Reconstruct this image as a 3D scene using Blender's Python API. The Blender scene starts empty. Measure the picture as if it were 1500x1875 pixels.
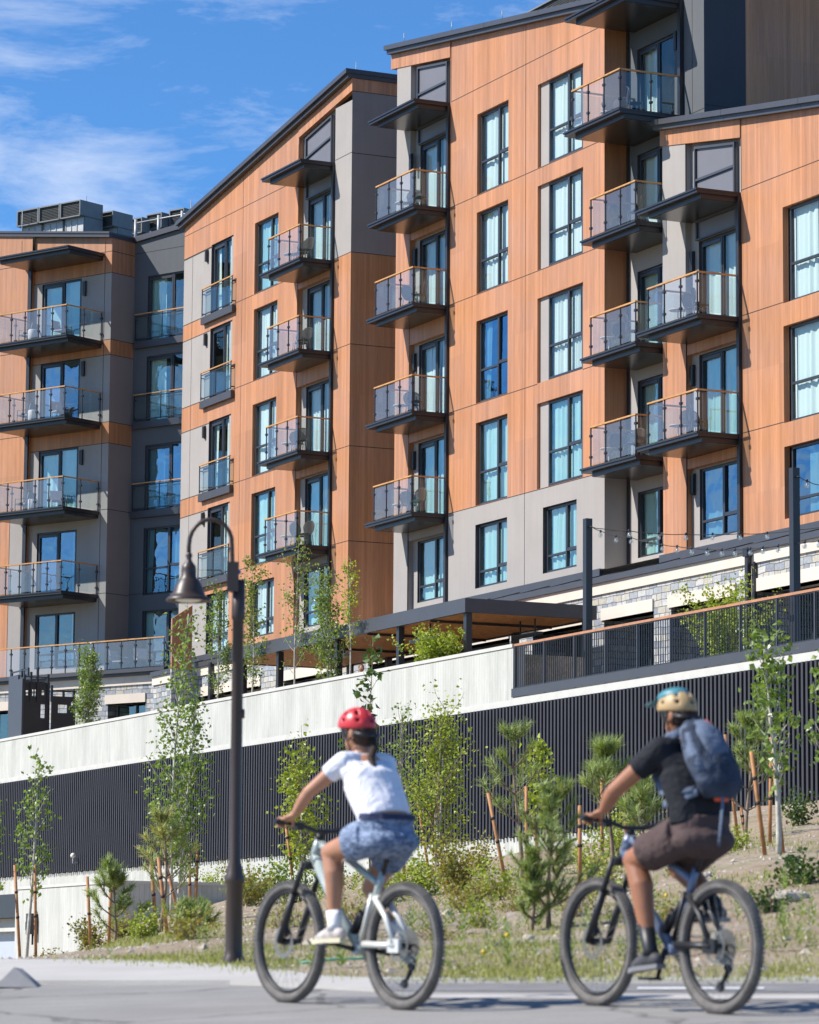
import bpy, bmesh, math, random
from mathutils import Vector, Matrix, noise
R_ = math.radians
scene = bpy.context.scene
col = scene.collection
rnd = random.Random(7)

# ------------------------------------------------------------------ camera
FPX, PIT, ROL = 6473.8, 0.134836, 0.0073033        # focal length in photo pixels, pitch and roll
TH, T1 = 0.443389, 0.888254                        # azimuths of the two facade directions
_cp, _sp, _cr, _sr = math.cos(PIT), math.sin(PIT), math.cos(ROL), math.sin(ROL)
FV = Vector((0, _cp, _sp)); RV = Vector((_cr, -_sr*_sp, _sr*_cp)); UV_ = Vector((-_sr, -_cr*_sp, _cr*_cp))
cam_d = bpy.data.cameras.new('camera'); cam = bpy.data.objects.new('camera', cam_d); col.objects.link(cam)
cam.matrix_world = Matrix((RV, UV_, -FV)).transposed().to_4x4()
cam_d.sensor_fit = 'HORIZONTAL'; cam_d.sensor_width = 36.0; cam_d.lens = 36*FPX/1500
cam_d.clip_start = 0.5; cam_d.clip_end = 3000
cam_d.dof.use_dof = True; cam_d.dof.focus_distance = 92; cam_d.dof.aperture_fstop = 6.0
scene.camera = cam

# ------------------------------------------------------------------ light and sky
SUN_AZ, SUN_EL = R_(-95.3), R_(42.4)
S_DIR = Vector((math.sin(SUN_AZ)*math.cos(SUN_EL), math.cos(SUN_AZ)*math.cos(SUN_EL), math.sin(SUN_EL)))
sd = bpy.data.lights.new('sun', 'SUN'); sun = bpy.data.objects.new('sun', sd); col.objects.link(sun)
sd.energy = 4.9; sd.angle = R_(0.53); sd.color = (1.0, 0.95, 0.88)
sun.rotation_euler = (-S_DIR).to_track_quat('-Z', 'Y').to_euler()
world = bpy.data.worlds.new('World'); scene.world = world; world.use_nodes = True
scene.view_settings.view_transform = 'Standard'; scene.view_settings.look = 'None'
scene.view_settings.exposure = 0.50; scene.view_settings.gamma = 1.0
try: scene.view_settings.use_curve_mapping = False
except Exception: pass
scene.cycles.max_bounces = 8; scene.cycles.transparent_max_bounces = 24
scene.cycles.glossy_bounces = 4; scene.cycles.diffuse_bounces = 3
scene.cycles.caustics_reflective = False; scene.cycles.caustics_refractive = False

class NT:
    def __init__(s, tree): s.t = tree; s.n = tree.nodes; s.l = tree.links
    def add(s, typ, **kw):
        nd = s.n.new(typ)
        for k, v in kw.items():
            if k.startswith('i_'): nd.inputs[k[2:].replace('_', ' ')].default_value = v
            else: setattr(nd, k, v)
        return nd
    def lk(s, a, b): s.l.new(a, b)
    def math(s, op, a, b=None, c=None, clamp=False):
        nd = s.n.new('ShaderNodeMath'); nd.operation = op; nd.use_clamp = clamp
        for i, v in enumerate((a, b, c)):
            if v is None: continue
            if isinstance(v, (int, float)): nd.inputs[i].default_value = v
            else: s.l.new(v, nd.inputs[i])
        return nd.outputs[0]
    def mix(s, f, a, b, mode='MIX'):
        nd = s.n.new('ShaderNodeMix'); nd.data_type = 'RGBA'; nd.blend_type = mode
        for i, v in ((0, f), (6, a), (7, b)):
            if isinstance(v, (int, float)): nd.inputs[i].default_value = v
            elif isinstance(v, (tuple, list)): nd.inputs[i].default_value = (*v[:3], 1)
            else: s.l.new(v, nd.inputs[i])
        return nd.outputs[2]
    def ramp(s, f, stops):
        nd = s.n.new('ShaderNodeValToRGB'); e = nd.color_ramp.elements
        while len(e) < len(stops): e.new(0.5)
        for k, (p, c) in enumerate(stops):
            e[k].position = p; e[k].color = (*c[:3], 1) if isinstance(c, (tuple, list)) else (c, c, c, 1)
        s.l.new(f, nd.inputs[0]); return nd.outputs[0]
    def coord(s, kind='Object', scale=(1, 1, 1), loc=(0, 0, 0), rot=(0, 0, 0)):
        tc = s.n.new('ShaderNodeTexCoord'); mp = s.n.new('ShaderNodeMapping')
        mp.inputs['Scale'].default_value = scale; mp.inputs['Location'].default_value = loc; mp.inputs['Rotation'].default_value = rot
        s.l.new(tc.outputs[kind], mp.inputs[0]); return mp.outputs[0]
    def noise(s, vec, scale, detail=3, rough=0.55, dist=0.0):
        nd = s.n.new('ShaderNodeTexNoise'); nd.inputs['Scale'].default_value = scale; nd.inputs['Detail'].default_value = detail
        nd.inputs['Roughness'].default_value = rough; nd.inputs['Distortion'].default_value = dist
        if vec is not None: s.l.new(vec, nd.inputs['Vector'])
        return nd.outputs[0]
    def bump(s, h, strength=0.3, dist=0.01):
        nd = s.n.new('ShaderNodeBump'); nd.inputs['Strength'].default_value = strength; nd.inputs['Distance'].default_value = dist
        s.l.new(h, nd.inputs['Height']); return nd.outputs[0]

wn = NT(world.node_tree)
wn.n.clear()
sky = wn.add('ShaderNodeTexSky'); sky.sky_type = 'NISHITA'; sky.sun_disc = False
sky.sun_elevation = SUN_EL; sky.sun_rotation = SUN_AZ; sky.altitude = 1900
sky.air_density = 1.0; sky.dust_density = 0.1; sky.ozone_density = 3.5
hs = wn.add('ShaderNodeHueSaturation'); hs.inputs['Saturation'].default_value = 1.12; wn.lk(sky.outputs[0], hs.inputs['Color'])
skyc = wn.mix(1.0, hs.outputs[0], (0.72, 1.00, 1.20), 'MULTIPLY')
wc = wn.coord('Generated', scale=(2.6, 2.6, 9.0), loc=(0.35, 0.1, 0.62))
n1 = wn.noise(wc, 5.0, 9, 0.66, 0.25)
n2 = wn.noise(wn.coord('Generated', scale=(1.6, 1.6, 6.0), loc=(2.9, 0.4, 0.3)), 2.4, 3, 0.5)
tc = wn.n.new('ShaderNodeTexCoord'); sx = wn.n.new('ShaderNodeSeparateXYZ'); wn.lk(tc.outputs['Generated'], sx.inputs[0])
west = wn.math('MULTIPLY_ADD', sx.outputs[0], -5.5, 0.42, clamp=True)       # thicker towards the west
low = wn.math('MULTIPLY_ADD', sx.outputs[2], -6.0, 1.72, clamp=True)        # and towards the horizon
dens = wn.math('ADD', wn.math('MULTIPLY', west, 0.055), wn.math('MULTIPLY', wn.math('MULTIPLY', low, west), 0.09))
v = wn.math('ADD', wn.math('ADD', n1, wn.math('MULTIPLY', wn.math('SUBTRACT', n2, 0.5), 0.55)), dens)
cl = wn.math('MULTIPLY', wn.ramp(v, [(0.55, 0.0), (0.84, 1.0)]), 0.66, clamp=True)
skyc = wn.mix(cl, skyc, (5.6, 6.2, 7.4))
bg = wn.add('ShaderNodeBackground'); bg.inputs['Strength'].default_value = 0.105; wn.lk(skyc, bg.inputs[0])
wo = wn.add('ShaderNodeOutputWorld'); wn.lk(bg.outputs[0], wo.inputs[0])

# ------------------------------------------------------------------ frames and measuring
def ray(x, y):
    return FV + RV*((x-750)/FPX) - UV_*((y-937.5)/FPX)
class Frame:
    """local x runs along a facade, local y into the building, z up"""
    def __init__(s, th, c):
        s.X = Vector((math.sin(th), -math.cos(th), 0)); s.Y = Vector((math.cos(th), math.sin(th), 0)); s.c = c
        s.M = Matrix.Translation(s.Y*c) @ Matrix.Rotation(th-math.pi/2, 4, 'Z')
    def uz(s, x, y, v=0.0):
        d = ray(x, y); P = d*((s.c+v)/d.dot(s.Y)); return P.dot(s.X), P.z
    def w(s, u, v, z): return s.M @ Vector((u, v, z))
A = Frame(TH, 50.0); B = Frame(T1, 99.6); RT = Frame(TH, 41.6)
I4 = Matrix.Identity(4)

# ------------------------------------------------------------------ mesh builder
class MB:
    def __init__(s): s.v = []; s.f = []; s.m = []; s.sm = []
    def face(s, pts, m=0, smooth=False):
        b = len(s.v); s.v += [tuple(p) for p in pts]; s.f.append(tuple(range(b, b+len(pts)))); s.m.append(m); s.sm.append(smooth)
    def hexa(s, p, m=0):      # p: 4 bottom, 4 top, same order
        b = len(s.v); s.v += [tuple(q) for q in p]
        for f in ((3, 2, 1, 0), (4, 5, 6, 7), (0, 1, 5, 4), (1, 2, 6, 5), (2, 3, 7, 6), (3, 0, 4, 7)):
            s.f.append(tuple(b+i for i in f)); s.m.append(m); s.sm.append(False)
    def box(s, x0, x1, y0, y1, z0, z1, m=0):
        s.hexa([(x0, y0, z0), (x1, y0, z0), (x1, y1, z0), (x0, y1, z0), (x0, y0, z1), (x1, y0, z1), (x1, y1, z1), (x0, y1, z1)], m)
    def shear(s, x0, x1, y0, y1, a0, a1, b0, b1, m=0):   # bottom/top z at x0: a0,a1; at x1: b0,b1
        s.hexa([(x0, y0, a0), (x1, y0, b0), (x1, y1, b0), (x0, y1, a0), (x0, y0, a1), (x1, y0, b1), (x1, y1, b1), (x0, y1, a1)], m)
    def tube(s, pts, rad, n=8, m=0, caps=True, flat=1.0, up=None, smooth=True):
        pts = [Vector(p) for p in pts]
        if isinstance(rad, (int, float)): rad = [rad]*len(pts)
        rings = []; prev = None
        for i, p in enumerate(pts):
            t = (pts[min(i+1, len(pts)-1)]-pts[max(i-1, 0)])
            if t.length < 1e-9: t = Vector((0, 0, 1))
            t.normalize()
            a = Vector(up) if up is not None else (prev if prev is not None else (Vector((0, 0, 1)) if abs(t.z) < 0.9 else Vector((1, 0, 0))))
            a = a - t*a.dot(t)
            if a.length < 1e-6: a = t.orthogonal()
            a.normalize(); b = t.cross(a); prev = a
            r = rad[i]; ra, rb = (r if isinstance(r, tuple) else (r, r*flat))
            base = len(s.v)
            for k in range(n):
                th = 2*math.pi*k/n; s.v.append(tuple(p + a*(ra*math.cos(th)) + b*(rb*math.sin(th))))
            rings.append(base)
        for i in range(len(rings)-1):
            for k in range(n):
                k2 = (k+1) % n
                s.f.append((rings[i]+k, rings[i]+k2, rings[i+1]+k2, rings[i+1]+k)); s.m.append(m); s.sm.append(smooth)
        if caps:
            s.f.append(tuple(rings[0]+k for k in reversed(range(n)))); s.m.append(m); s.sm.append(False)
            s.f.append(tuple(rings[-1]+k for k in range(n))); s.m.append(m); s.sm.append(False)
    def lathe(s, prof, cx=0, cy=0, n=24, m=0, smooth=True):   # prof: (r, z)
        rings = []
        for r, z in prof:
            base = len(s.v); rings.append(base)
            for k in range(n):
                th = 2*math.pi*k/n; s.v.append((cx+r*math.cos(th), cy+r*math.sin(th), z))
        for i in range(len(rings)-1):
            for k in range(n):
                k2 = (k+1) % n
                s.f.append((rings[i]+k, rings[i]+k2, rings[i+1]+k2, rings[i+1]+k)); s.m.append(m); s.sm.append(smooth)
    def ball(s, c, r, nu=12, nv=8, m=0, M=None):
        if isinstance(r, (int, float)): r = (r, r, r)
        base = len(s.v)
        for j in range(nv+1):
            ph = math.pi*j/nv
            for k in range(nu):
                th = 2*math.pi*k/nu
                q = Vector((r[0]*math.sin(ph)*math.cos(th), r[1]*math.sin(ph)*math.sin(th), r[2]*math.cos(ph)))
                if M is not None: q = M @ q
                s.v.append((c[0]+q.x, c[1]+q.y, c[2]+q.z))
        for j in range(nv):
            for k in range(nu):
                k2 = (k+1) % nu; a = base+j*nu
                s.f.append((a+k, a+nu+k, a+nu+k2, a+k2)); s.m.append(m); s.sm.append(True)

WM = {}
def tag(o, label=None, cat=None, group=None, kind=None):
    if label: o['label'] = label
    if cat: o['category'] = cat
    if group: o['group'] = group
    if kind: o['kind'] = kind
    return o
def _place(o, parent, M):
    WM[o.name] = M
    if parent is not None:
        o.parent = parent; o.matrix_basis = WM[parent.name].inverted() @ M
    else: o.matrix_basis = M
def add(name, mb, mats, parent=None, M=None, mesh=None):
    if M is None: M = WM[parent.name] if parent is not None else I4
    if mesh is None:
        mesh = bpy.data.meshes.new(name); mesh.from_pydata(mb.v, [], mb.f)
        for mt in (mats if isinstance(mats, (list, tuple)) else [mats]): mesh.materials.append(mt)
        mesh.polygons.foreach_set('material_index', mb.m); mesh.polygons.foreach_set('use_smooth', mb.sm)
        mesh.update()
    o = bpy.data.objects.new(name, mesh); col.objects.link(o); _place(o, parent, M); return o
def empty(name, M=I4, label=None, cat=None, group=None, parent=None):
    o = bpy.data.objects.new(name, None); o.empty_display_size = 0.2; col.objects.link(o); _place(o, parent, M)
    return tag(o, label, cat, group)
def copy_tree(src, M, label=None):
    c = src.copy(); col.objects.link(c); WM[c.name] = M; c.matrix_basis = M
    if label: c['label'] = label
    for ch in src.children:
        d = ch.copy(); col.objects.link(d); d.parent = c; WM[d.name] = M
        for g in ch.children:
            e = g.copy(); col.objects.link(e); e.parent = d
    return c

# ------------------------------------------------------------------ materials
def newmat(name):
    m = bpy.data.materials.new(name); m.use_nodes = True; nt = NT(m.node_tree); nt.n.clear()
    out = nt.add('ShaderNodeOutputMaterial'); return m, nt, out
def principled(nt, out, color=None, rough=0.6, metal=0.0, normal=None, spec=None):
    p = nt.add('ShaderNodeBsdfPrincipled')
    if isinstance(color, (tuple, list)): p.inputs['Base Color'].default_value = (*color[:3], 1)
    elif color is not None: nt.lk(color, p.inputs['Base Color'])
    if isinstance(rough, (int, float)): p.inputs['Roughness'].default_value = rough
    else: nt.lk(rough, p.inputs['Roughness'])
    p.inputs['Metallic'].default_value = metal
    if spec is not None: p.inputs['Specular IOR Level'].default_value = spec
    if normal is not None: nt.lk(normal, p.inputs['Normal'])
    nt.lk(p.outputs[0], out.inputs[0]); return p
def simple(name, color, rough=0.6, metal=0.0, var=0.12, scale=4.0, bump=0.0, bscale=60, spec=None):
    m, nt, out = newmat(name)
    c = nt.coord('Object'); n = nt.noise(c, scale, 4)
    f = nt.ramp(n, [(0.3, 1-var), (0.7, 1+var)])
    cc = nt.mix(1.0, color, f, 'MULTIPLY')
    nm = None
    if bump: nm = nt.bump(nt.noise(c, bscale, 3), bump, 0.01)
    principled(nt, out, cc, rough, metal, nm, spec); return m
def xz(nt):     # (x+y, z) so that planks run upright on every upright wall
    tc = nt.n.new('ShaderNodeTexCoord'); sp = nt.n.new('ShaderNodeSeparateXYZ'); nt.lk(tc.outputs['Object'], sp.inputs[0])
    return nt.math('ADD', sp.outputs[0], sp.outputs[1]), sp.outputs[2]
def wood_cladding():
    m, nt, out = newmat('wood_cladding')
    h, z = xz(nt)
    pl = nt.math('FLOOR', nt.math('DIVIDE', h, 0.115))
    wn_ = nt.add('ShaderNodeTexWhiteNoise'); wn_.noise_dimensions = '1D'; nt.lk(pl, wn_.inputs['W'])
    cb = nt.n.new('ShaderNodeCombineXYZ'); nt.lk(nt.math('MULTIPLY', h, 16.0), cb.inputs[0]); nt.lk(nt.math('MULTIPLY', z, 0.8), cb.inputs[1])
    g = nt.noise(cb.outputs[0], 1.4, 5, 0.6)
    cb2 = nt.n.new('ShaderNodeCombineXYZ'); nt.lk(h, cb2.inputs[0]); nt.lk(z, cb2.inputs[1])
    big = nt.noise(cb2.outputs[0], 0.35, 3, 0.6)
    base = nt.mix(nt.ramp(big, [(0.35, 0.0), (0.65, 1.0)]), (0.465, 0.202, 0.084), (0.445, 0.215, 0.118))
    v = nt.math('ADD', nt.math('MULTIPLY', wn_.outputs[0], 0.22), nt.math('MULTIPLY', g, 0.55))
    v = nt.math('ADD', v, 0.61)
    c = nt.mix(1.0, base, v, 'MULTIPLY')
    pn = nt.n.new('ShaderNodeCombineXYZ'); nt.lk(nt.math('FLOOR', nt.math('DIVIDE', h, 1.22)), pn.inputs[0]); nt.lk(nt.math('FLOOR', nt.math('DIVIDE', z, 3.42)), pn.inputs[1])
    w2 = nt.add('ShaderNodeTexWhiteNoise'); w2.noise_dimensions = '2D'; nt.lk(pn.outputs[0], w2.inputs['Vector'])
    c = nt.mix(1.0, c, nt.math('ADD', nt.math('MULTIPLY', w2.outputs[0], 0.14), 0.93), 'MULTIPLY')
    dr = nt.n.new('ShaderNodeCombineXYZ'); nt.lk(nt.math('MULTIPLY', h, 2.2), dr.inputs[0]); nt.lk(nt.math('MULTIPLY', z, 0.18), dr.inputs[1])
    c = nt.mix(1.0, c, nt.ramp(nt.noise(dr.outputs[0], 1.0, 4, 0.6), [(0.3, 0.86), (0.55, 1.04)]), 'MULTIPLY')
    edge = nt.math('FRACT', nt.math('DIVIDE', h, 0.115))
    ln = nt.math('LESS_THAN', edge, 0.055)
    c = nt.mix(nt.math('MULTIPLY', ln, 0.28), c, (0.12, 0.045, 0.018))
    principled(nt, out, c, 0.55, 0, nt.bump(nt.math('SUBTRACT', 1.0, ln), 0.25, 0.004)); return m
def stucco(name, color, s=0.05):
    m, nt, out = newmat(name)
    c = nt.coord('Object'); n = nt.noise(c, 0.7, 5, 0.6); f = nt.ramp(n, [(0.3, 1-s), (0.7, 1+s)])
    st = nt.coord('Object', scale=(3, 3, 0.12)); n2 = nt.noise(st, 2.0, 3); f2 = nt.ramp(n2, [(0.35, 0.975), (0.65, 1.015)])
    cc = nt.mix(1.0, nt.mix(1.0, color, f, 'MULTIPLY'), f2, 'MULTIPLY')
    principled(nt, out, cc, 0.9, 0, nt.bump(nt.noise(c, 45, 4), 0.35, 0.01), 0.2); return m
def board_concrete(name, color=(0.50, 0.505, 0.465)):
    m, nt, out = newmat(name)
    h, z = xz(nt)
    pl = nt.math('FLOOR', nt.math('DIVIDE', h, 0.155)); w_ = nt.add('ShaderNodeTexWhiteNoise'); w_.noise_dimensions = '1D'; nt.lk(pl, w_.inputs['W'])
    edge = nt.math('FRACT', nt.math('DIVIDE', h, 0.155)); ln = nt.math('LESS_THAN', edge, 0.075)
    cb = nt.n.new('ShaderNodeCombineXYZ'); nt.lk(nt.math('MULTIPLY', h, 6.0), cb.inputs[0]); nt.lk(nt.math('MULTIPLY', z, 1.1), cb.inputs[1])
    n = nt.noise(cb.outputs[0], 1.2, 5, 0.65)
    brk = nt.math('GREATER_THAN', n, 0.44)
    c = nt.mix(1.0, color, nt.math('ADD', nt.math('MULTIPLY', w_.outputs[0], 0.05), nt.math('ADD', nt.math('MULTIPLY', n, 0.22), 0.86)), 'MULTIPLY')
    cb3 = nt.n.new('ShaderNodeCombineXYZ'); nt.lk(nt.math('MULTIPLY', h, 1.0), cb3.inputs[0]); nt.lk(nt.math('MULTIPLY', z, 0.22), cb3.inputs[1])
    st = nt.ramp(nt.noise(cb3.outputs[0], 1.1, 5, 0.7), [(0.30, 0.78), (0.60, 1.05)])
    c = nt.mix(1.0, c, st, 'MULTIPLY')
    c = nt.mix(nt.math('MULTIPLY', nt.math('MULTIPLY', ln, brk), 0.45), c, (0.20, 0.20, 0.17))
    principled(nt, out, c, 0.9, 0, nt.bump(nt.math('SUBTRACT', w_.outputs[0], nt.math('MULTIPLY', ln, 0.8)), 0.6, 0.012), 0.2); return m
def stone():
    m, nt, out = newmat('ashlar_stone')
    h, z = xz(nt)
    cb = nt.n.new('ShaderNodeCombineXYZ'); nt.lk(h, cb.inputs[0]); nt.lk(z, cb.inputs[1])
    wob = nt.add('ShaderNodeTexNoise'); wob.inputs['Scale'].default_value = 2.2; nt.lk(cb.outputs[0], wob.inputs['Vector'])
    vm = nt.add('ShaderNodeVectorMath', operation='MULTIPLY_ADD'); nt.lk(wob.outputs['Color'], vm.inputs[0]); vm.inputs[1].default_value = (0.16, 0.10, 0); nt.lk(cb.outputs[0], vm.inputs[2])
    br = nt.add('ShaderNodeTexBrick'); br.offset = 0.43; br.offset_frequency = 2; br.squash = 0.62; br.squash_frequency = 3
    nt.lk(vm.outputs[0], br.inputs['Vector']); br.inputs['Scale'].default_value = 1.0; br.inputs['Mortar Size'].default_value = 0.011; br.inputs['Mortar Smooth'].default_value = 0.2
    br.inputs['Brick Width'].default_value = 0.46; br.inputs['Row Height'].default_value = 0.19; br.inputs['Color1'].default_value = (0, 0, 0, 1); br.inputs['Color2'].default_value = (1, 1, 1, 1); br.inputs['Mortar'].default_value = (0, 0, 0, 1)
    sp = nt.n.new('ShaderNodeSeparateColor'); nt.lk(br.outputs['Color'], sp.inputs[0]); ln = nt.math('SUBTRACT', 1.0, br.outputs['Fac'])
    c = nt.ramp(sp.outputs[0], [(0.0, (0.24, 0.26, 0.29)), (0.3, (0.36, 0.37, 0.38)), (0.55, (0.52, 0.51, 0.48)), (0.75, (0.44, 0.40, 0.32)), (1.0, (0.30, 0.34, 0.39))])
    n = nt.noise(nt.coord('Object'), 9, 5, 0.65)
    c = nt.mix(1.0, c, nt.ramp(n, [(0.25, 0.72), (0.75, 1.2)]), 'MULTIPLY')
    c = nt.mix(ln, (0.10, 0.10, 0.10), c)
    principled(nt, out, c, 0.85, 0, nt.bump(nt.math('ADD', nt.math('MULTIPLY', ln, 0.6), nt.math('MULTIPLY', n, 0.5)), 0.7, 0.03), 0.25); return m
def thin_glass(name, tint, refl=1.0, rough=0.0, veil=0.0, veilc=(0.8, 0.8, 0.9), wav=0.0, base=0.05, gc=(0.86, 1.0, 0.97)):
    m, nt, out = newmat(name)
    tr = nt.add('ShaderNodeBsdfTransparent'); tr.inputs[0].default_value = (*tint, 1)
    gl = nt.add('ShaderNodeBsdfGlossy'); gl.inputs['Roughness'].default_value = rough; gl.inputs[0].default_value = (*gc, 1)
    lw = nt.add('ShaderNodeLayerWeight'); sch = nt.math('ADD', nt.math('MULTIPLY', nt.math('POWER', lw.outputs['Facing'], 5.0), 0.92), 0.08)
    if wav:
        c = nt.coord('Object', scale=(1, 1, 0.8)); nm = nt.bump(nt.noise(c, 1.4, 2, 0.4, 0.6), 1.0, wav)
        nt.lk(nm, gl.inputs['Normal'])
    f = nt.math('ADD', nt.math('MULTIPLY', sch, refl), base, clamp=True)
    src = tr.outputs[0]
    if veil:
        df = nt.add('ShaderNodeBsdfDiffuse'); df.inputs[0].default_value = (*veilc, 1)
        mx0 = nt.add('ShaderNodeMixShader'); mx0.inputs[0].default_value = veil; nt.lk(src, mx0.inputs[1]); nt.lk(df.outputs[0], mx0.inputs[2]); src = mx0.outputs[0]
    mx = nt.add('ShaderNodeMixShader'); nt.lk(f, mx.inputs[0]); nt.lk(src, mx.inputs[1]); nt.lk(gl.outputs[0], mx.inputs[2])
    nt.lk(mx.outputs[0], out.inputs[0]); return m
def leafmat(name, c1, c2, trans=0.35, rough=0.45):
    m, nt, out = newmat(name)
    ge = nt.add('ShaderNodeNewGeometry')
    c = nt.ramp(ge.outputs['Random Per Island'], [(0.0, c1), (0.6, c2), (1.0, tuple(min(1, k*1.35) for k in c2))])
    p = nt.add('ShaderNodeBsdfPrincipled'); nt.lk(c, p.inputs['Base Color']); p.inputs['Roughness'].default_value = rough
    p.inputs['Specular IOR Level'].default_value = 0.35
    t = nt.add('ShaderNodeBsdfTranslucent'); nt.lk(nt.mix(1.0, c, (1.3, 1.35, 0.5), 'MULTIPLY'), t.inputs[0])
    mx = nt.add('ShaderNodeMixShader'); mx.inputs[0].default_value = trans; nt.lk(p.outputs[0], mx.inputs[1]); nt.lk(t.outputs[0], mx.inputs[2])
    nt.lk(mx.outputs[0], out.inputs[0]); return m
def curtain_mat(name, color):
    m, nt, out = newmat(name)
    d = nt.add('ShaderNodeBsdfDiffuse'); d.inputs[0].default_value = (*color, 1); t = nt.add('ShaderNodeBsdfTranslucent'); t.inputs[0].default_value = (*color, 1)
    mx = nt.add('ShaderNodeMixShader'); mx.inputs[0].default_value = 0.25; nt.lk(d.outputs[0], mx.inputs[1]); nt.lk(t.outputs[0], mx.inputs[2])
    nt.lk(mx.outputs[0], out.inputs[0]); return m
M_WOOD = wood_cladding()
M_ST = stucco('light_stucco', (0.345, 0.320, 0.298))
M_STD = stucco('slate_stucco', (0.115, 0.122, 0.130))
M_JOINT = simple('joint', (0.03, 0.022, 0.02), 0.8)
M_METAL = simple('dark_metal', (0.024, 0.023, 0.026), 0.38, 0.0, 0.08, 3.0)
M_METAL2 = simple('coping_metal', (0.058, 0.058, 0.066), 0.42, 0.0, 0.06, 2.0)
M_SOFF = simple('soffit_metal', (0.022, 0.021, 0.021), 0.27, 0.0, 0.05, 2.0, spec=1.0)
M_FRAME = simple('window_frame', (0.030, 0.032, 0.040), 0.4)
M_JAMB = simple('jamb_metal', (0.085, 0.08, 0.085), 0.5)
M_PANEL = simple('infill_panel', (0.16, 0.155, 0.17), 0.5, 0, 0.05, 1.0)
M_PANE = thin_glass('window_pane', (0.85, 0.95, 0.925), 0.8, 0.0, wav=0.004, base=0.02)
M_PANE2 = thin_glass('window_pane_cool', (0.70, 0.92, 0.88), 1.3, 0.0, wav=0.014, base=0.10)
M_PANE3 = thin_glass('window_pane_sky_blue', (0.40, 0.62, 0.66), 1.3, 0.0, wav=0.02, base=0.20, gc=(0.52, 0.78, 0.96))  # deep blue of the reflected sky is put into the gloss colour
M_CURT = curtain_mat('sheer_curtain', (0.86, 0.88, 0.87))
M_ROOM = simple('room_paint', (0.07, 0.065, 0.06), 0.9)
M_BGL = thin_glass('balcony_glass', (0.86, 0.87, 0.90), 0.9, 0.0, veil=0.085, veilc=(0.78, 0.76, 0.80), base=0.02)
M_BGS = thin_glass('balcony_side_glass', (0.80, 0.88, 0.88), 0.7, 0.0, veil=0.03, veilc=(0.5, 0.6, 0.6), base=0.03)
M_RAILW = simple('oiled_timber', (0.52, 0.27, 0.09), 0.45, 0, 0.2, 6.0)
M_CONC = board_concrete('board_formed_concrete')
M_CONCS = simple('smooth_concrete', (0.52, 0.515, 0.475), 0.9, 0, 0.08, 2.0, 0.2, 30)
M_SLAT = simple('slat_metal', (0.036, 0.035, 0.042), 0.6, 0, 0.1, 1.0)
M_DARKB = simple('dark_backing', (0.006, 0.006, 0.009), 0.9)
M_LIME = simple('limestone', (0.62, 0.54, 0.45), 0.85, 0, 0.06, 1.2, 0.15, 30)
M_STONE = stone()
M_CHAIRM = simple('bronze_wire', (0.085, 0.065, 0.055), 0.45, 0.3)
M_CHAIRW = simple('grey_mesh_fabric', (0.30, 0.30, 0.33), 0.8)
M_WHITEP = simple('white_ceramic', (0.74, 0.70, 0.60), 0.5, 0, 0.03)
M_STEELG = simple('galvanised_steel', (0.33, 0.34, 0.34), 0.5, 0.3, 0.12, 3.0)
M_DKMESH = simple('dark_grille', (0.10, 0.10, 0.092), 0.8)
# ------------------------------------------------------------------ the building
L = [29.12, 25.56, 22.30, 18.72, 15.40, 12.50]      # balcony slab tops, top storey first
bld = empty('apartment_building', A.w(-100, 0, 8.0) and (A.M @ Matrix.Translation((-100, 0, 8))),
            'large stepped building clad in orange timber and grey stucco with glass balconies', 'building')
WOOD, ST, STD, JT, SOF = 0, 1, 2, 3, 4
WALLM = [M_WOOD, M_ST, M_STD, M_JOINT, M_JAMB]
def grid(mb, u0, u1, z0, z1, holes, matf, v=0.0, r=0.16, cuts_u=(), cuts_z=(), revm=None):
    us = sorted(set([u0, u1] + [h[k] for h in holes for k in (0, 1)] + list(cuts_u)))
    zs = sorted(set([z0, z1] + [h[k] for h in holes for k in (2, 3)] + list(cuts_z)))
    us = [u for u in us if u0-1e-6 <= u <= u1+1e-6]; zs = [z for z in zs if z0-1e-6 <= z <= z1+1e-6]
    for i in range(len(us)-1):
        for j in range(len(zs)-1):
            uc, zc = (us[i]+us[i+1])/2, (zs[j]+zs[j+1])/2
            if any(h[0] < uc < h[1] and h[2] < zc < h[3] for h in holes): continue
            mb.face([(us[i], v, zs[j]), (us[i+1], v, zs[j]), (us[i+1], v, zs[j+1]), (us[i], v, zs[j+1])], matf(uc, zc))
    for h in holes:
        a, b, c, d = h[:4]; rr = h[4] if len(h) > 4 else r
        m = revm if revm is not None else matf(a-0.05, (c+d)/2)
        if len(h) > 5: m = h[5]
        mb.face([(a, v, c), (a, v+rr, c), (a, v+rr, d), (a, v, d)][::-1], m)
        mb.face([(b, v, c), (b, v+rr, c), (b, v+rr, d), (b, v, d)], m)
        mb.face([(a, v, d), (a, v+rr, d), (b, v+rr, d), (b, v, d)][::-1], m)
        mb.face([(a, v, c), (a, v+rr, c), (b, v+rr, c), (b, v, c)], m)
def jh(mb, u0, u1, z, v=0.0, t=0.022): mb.box(u0, u1, v-0.004, v+0.02, z-t/2, z+t/2, JT)
def jv(mb, u, z0, z1, v=0.0, t=0.022): mb.box(u-t/2, u+t/2, v-0.0045, v+0.02, z0, z1, JT)

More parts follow.
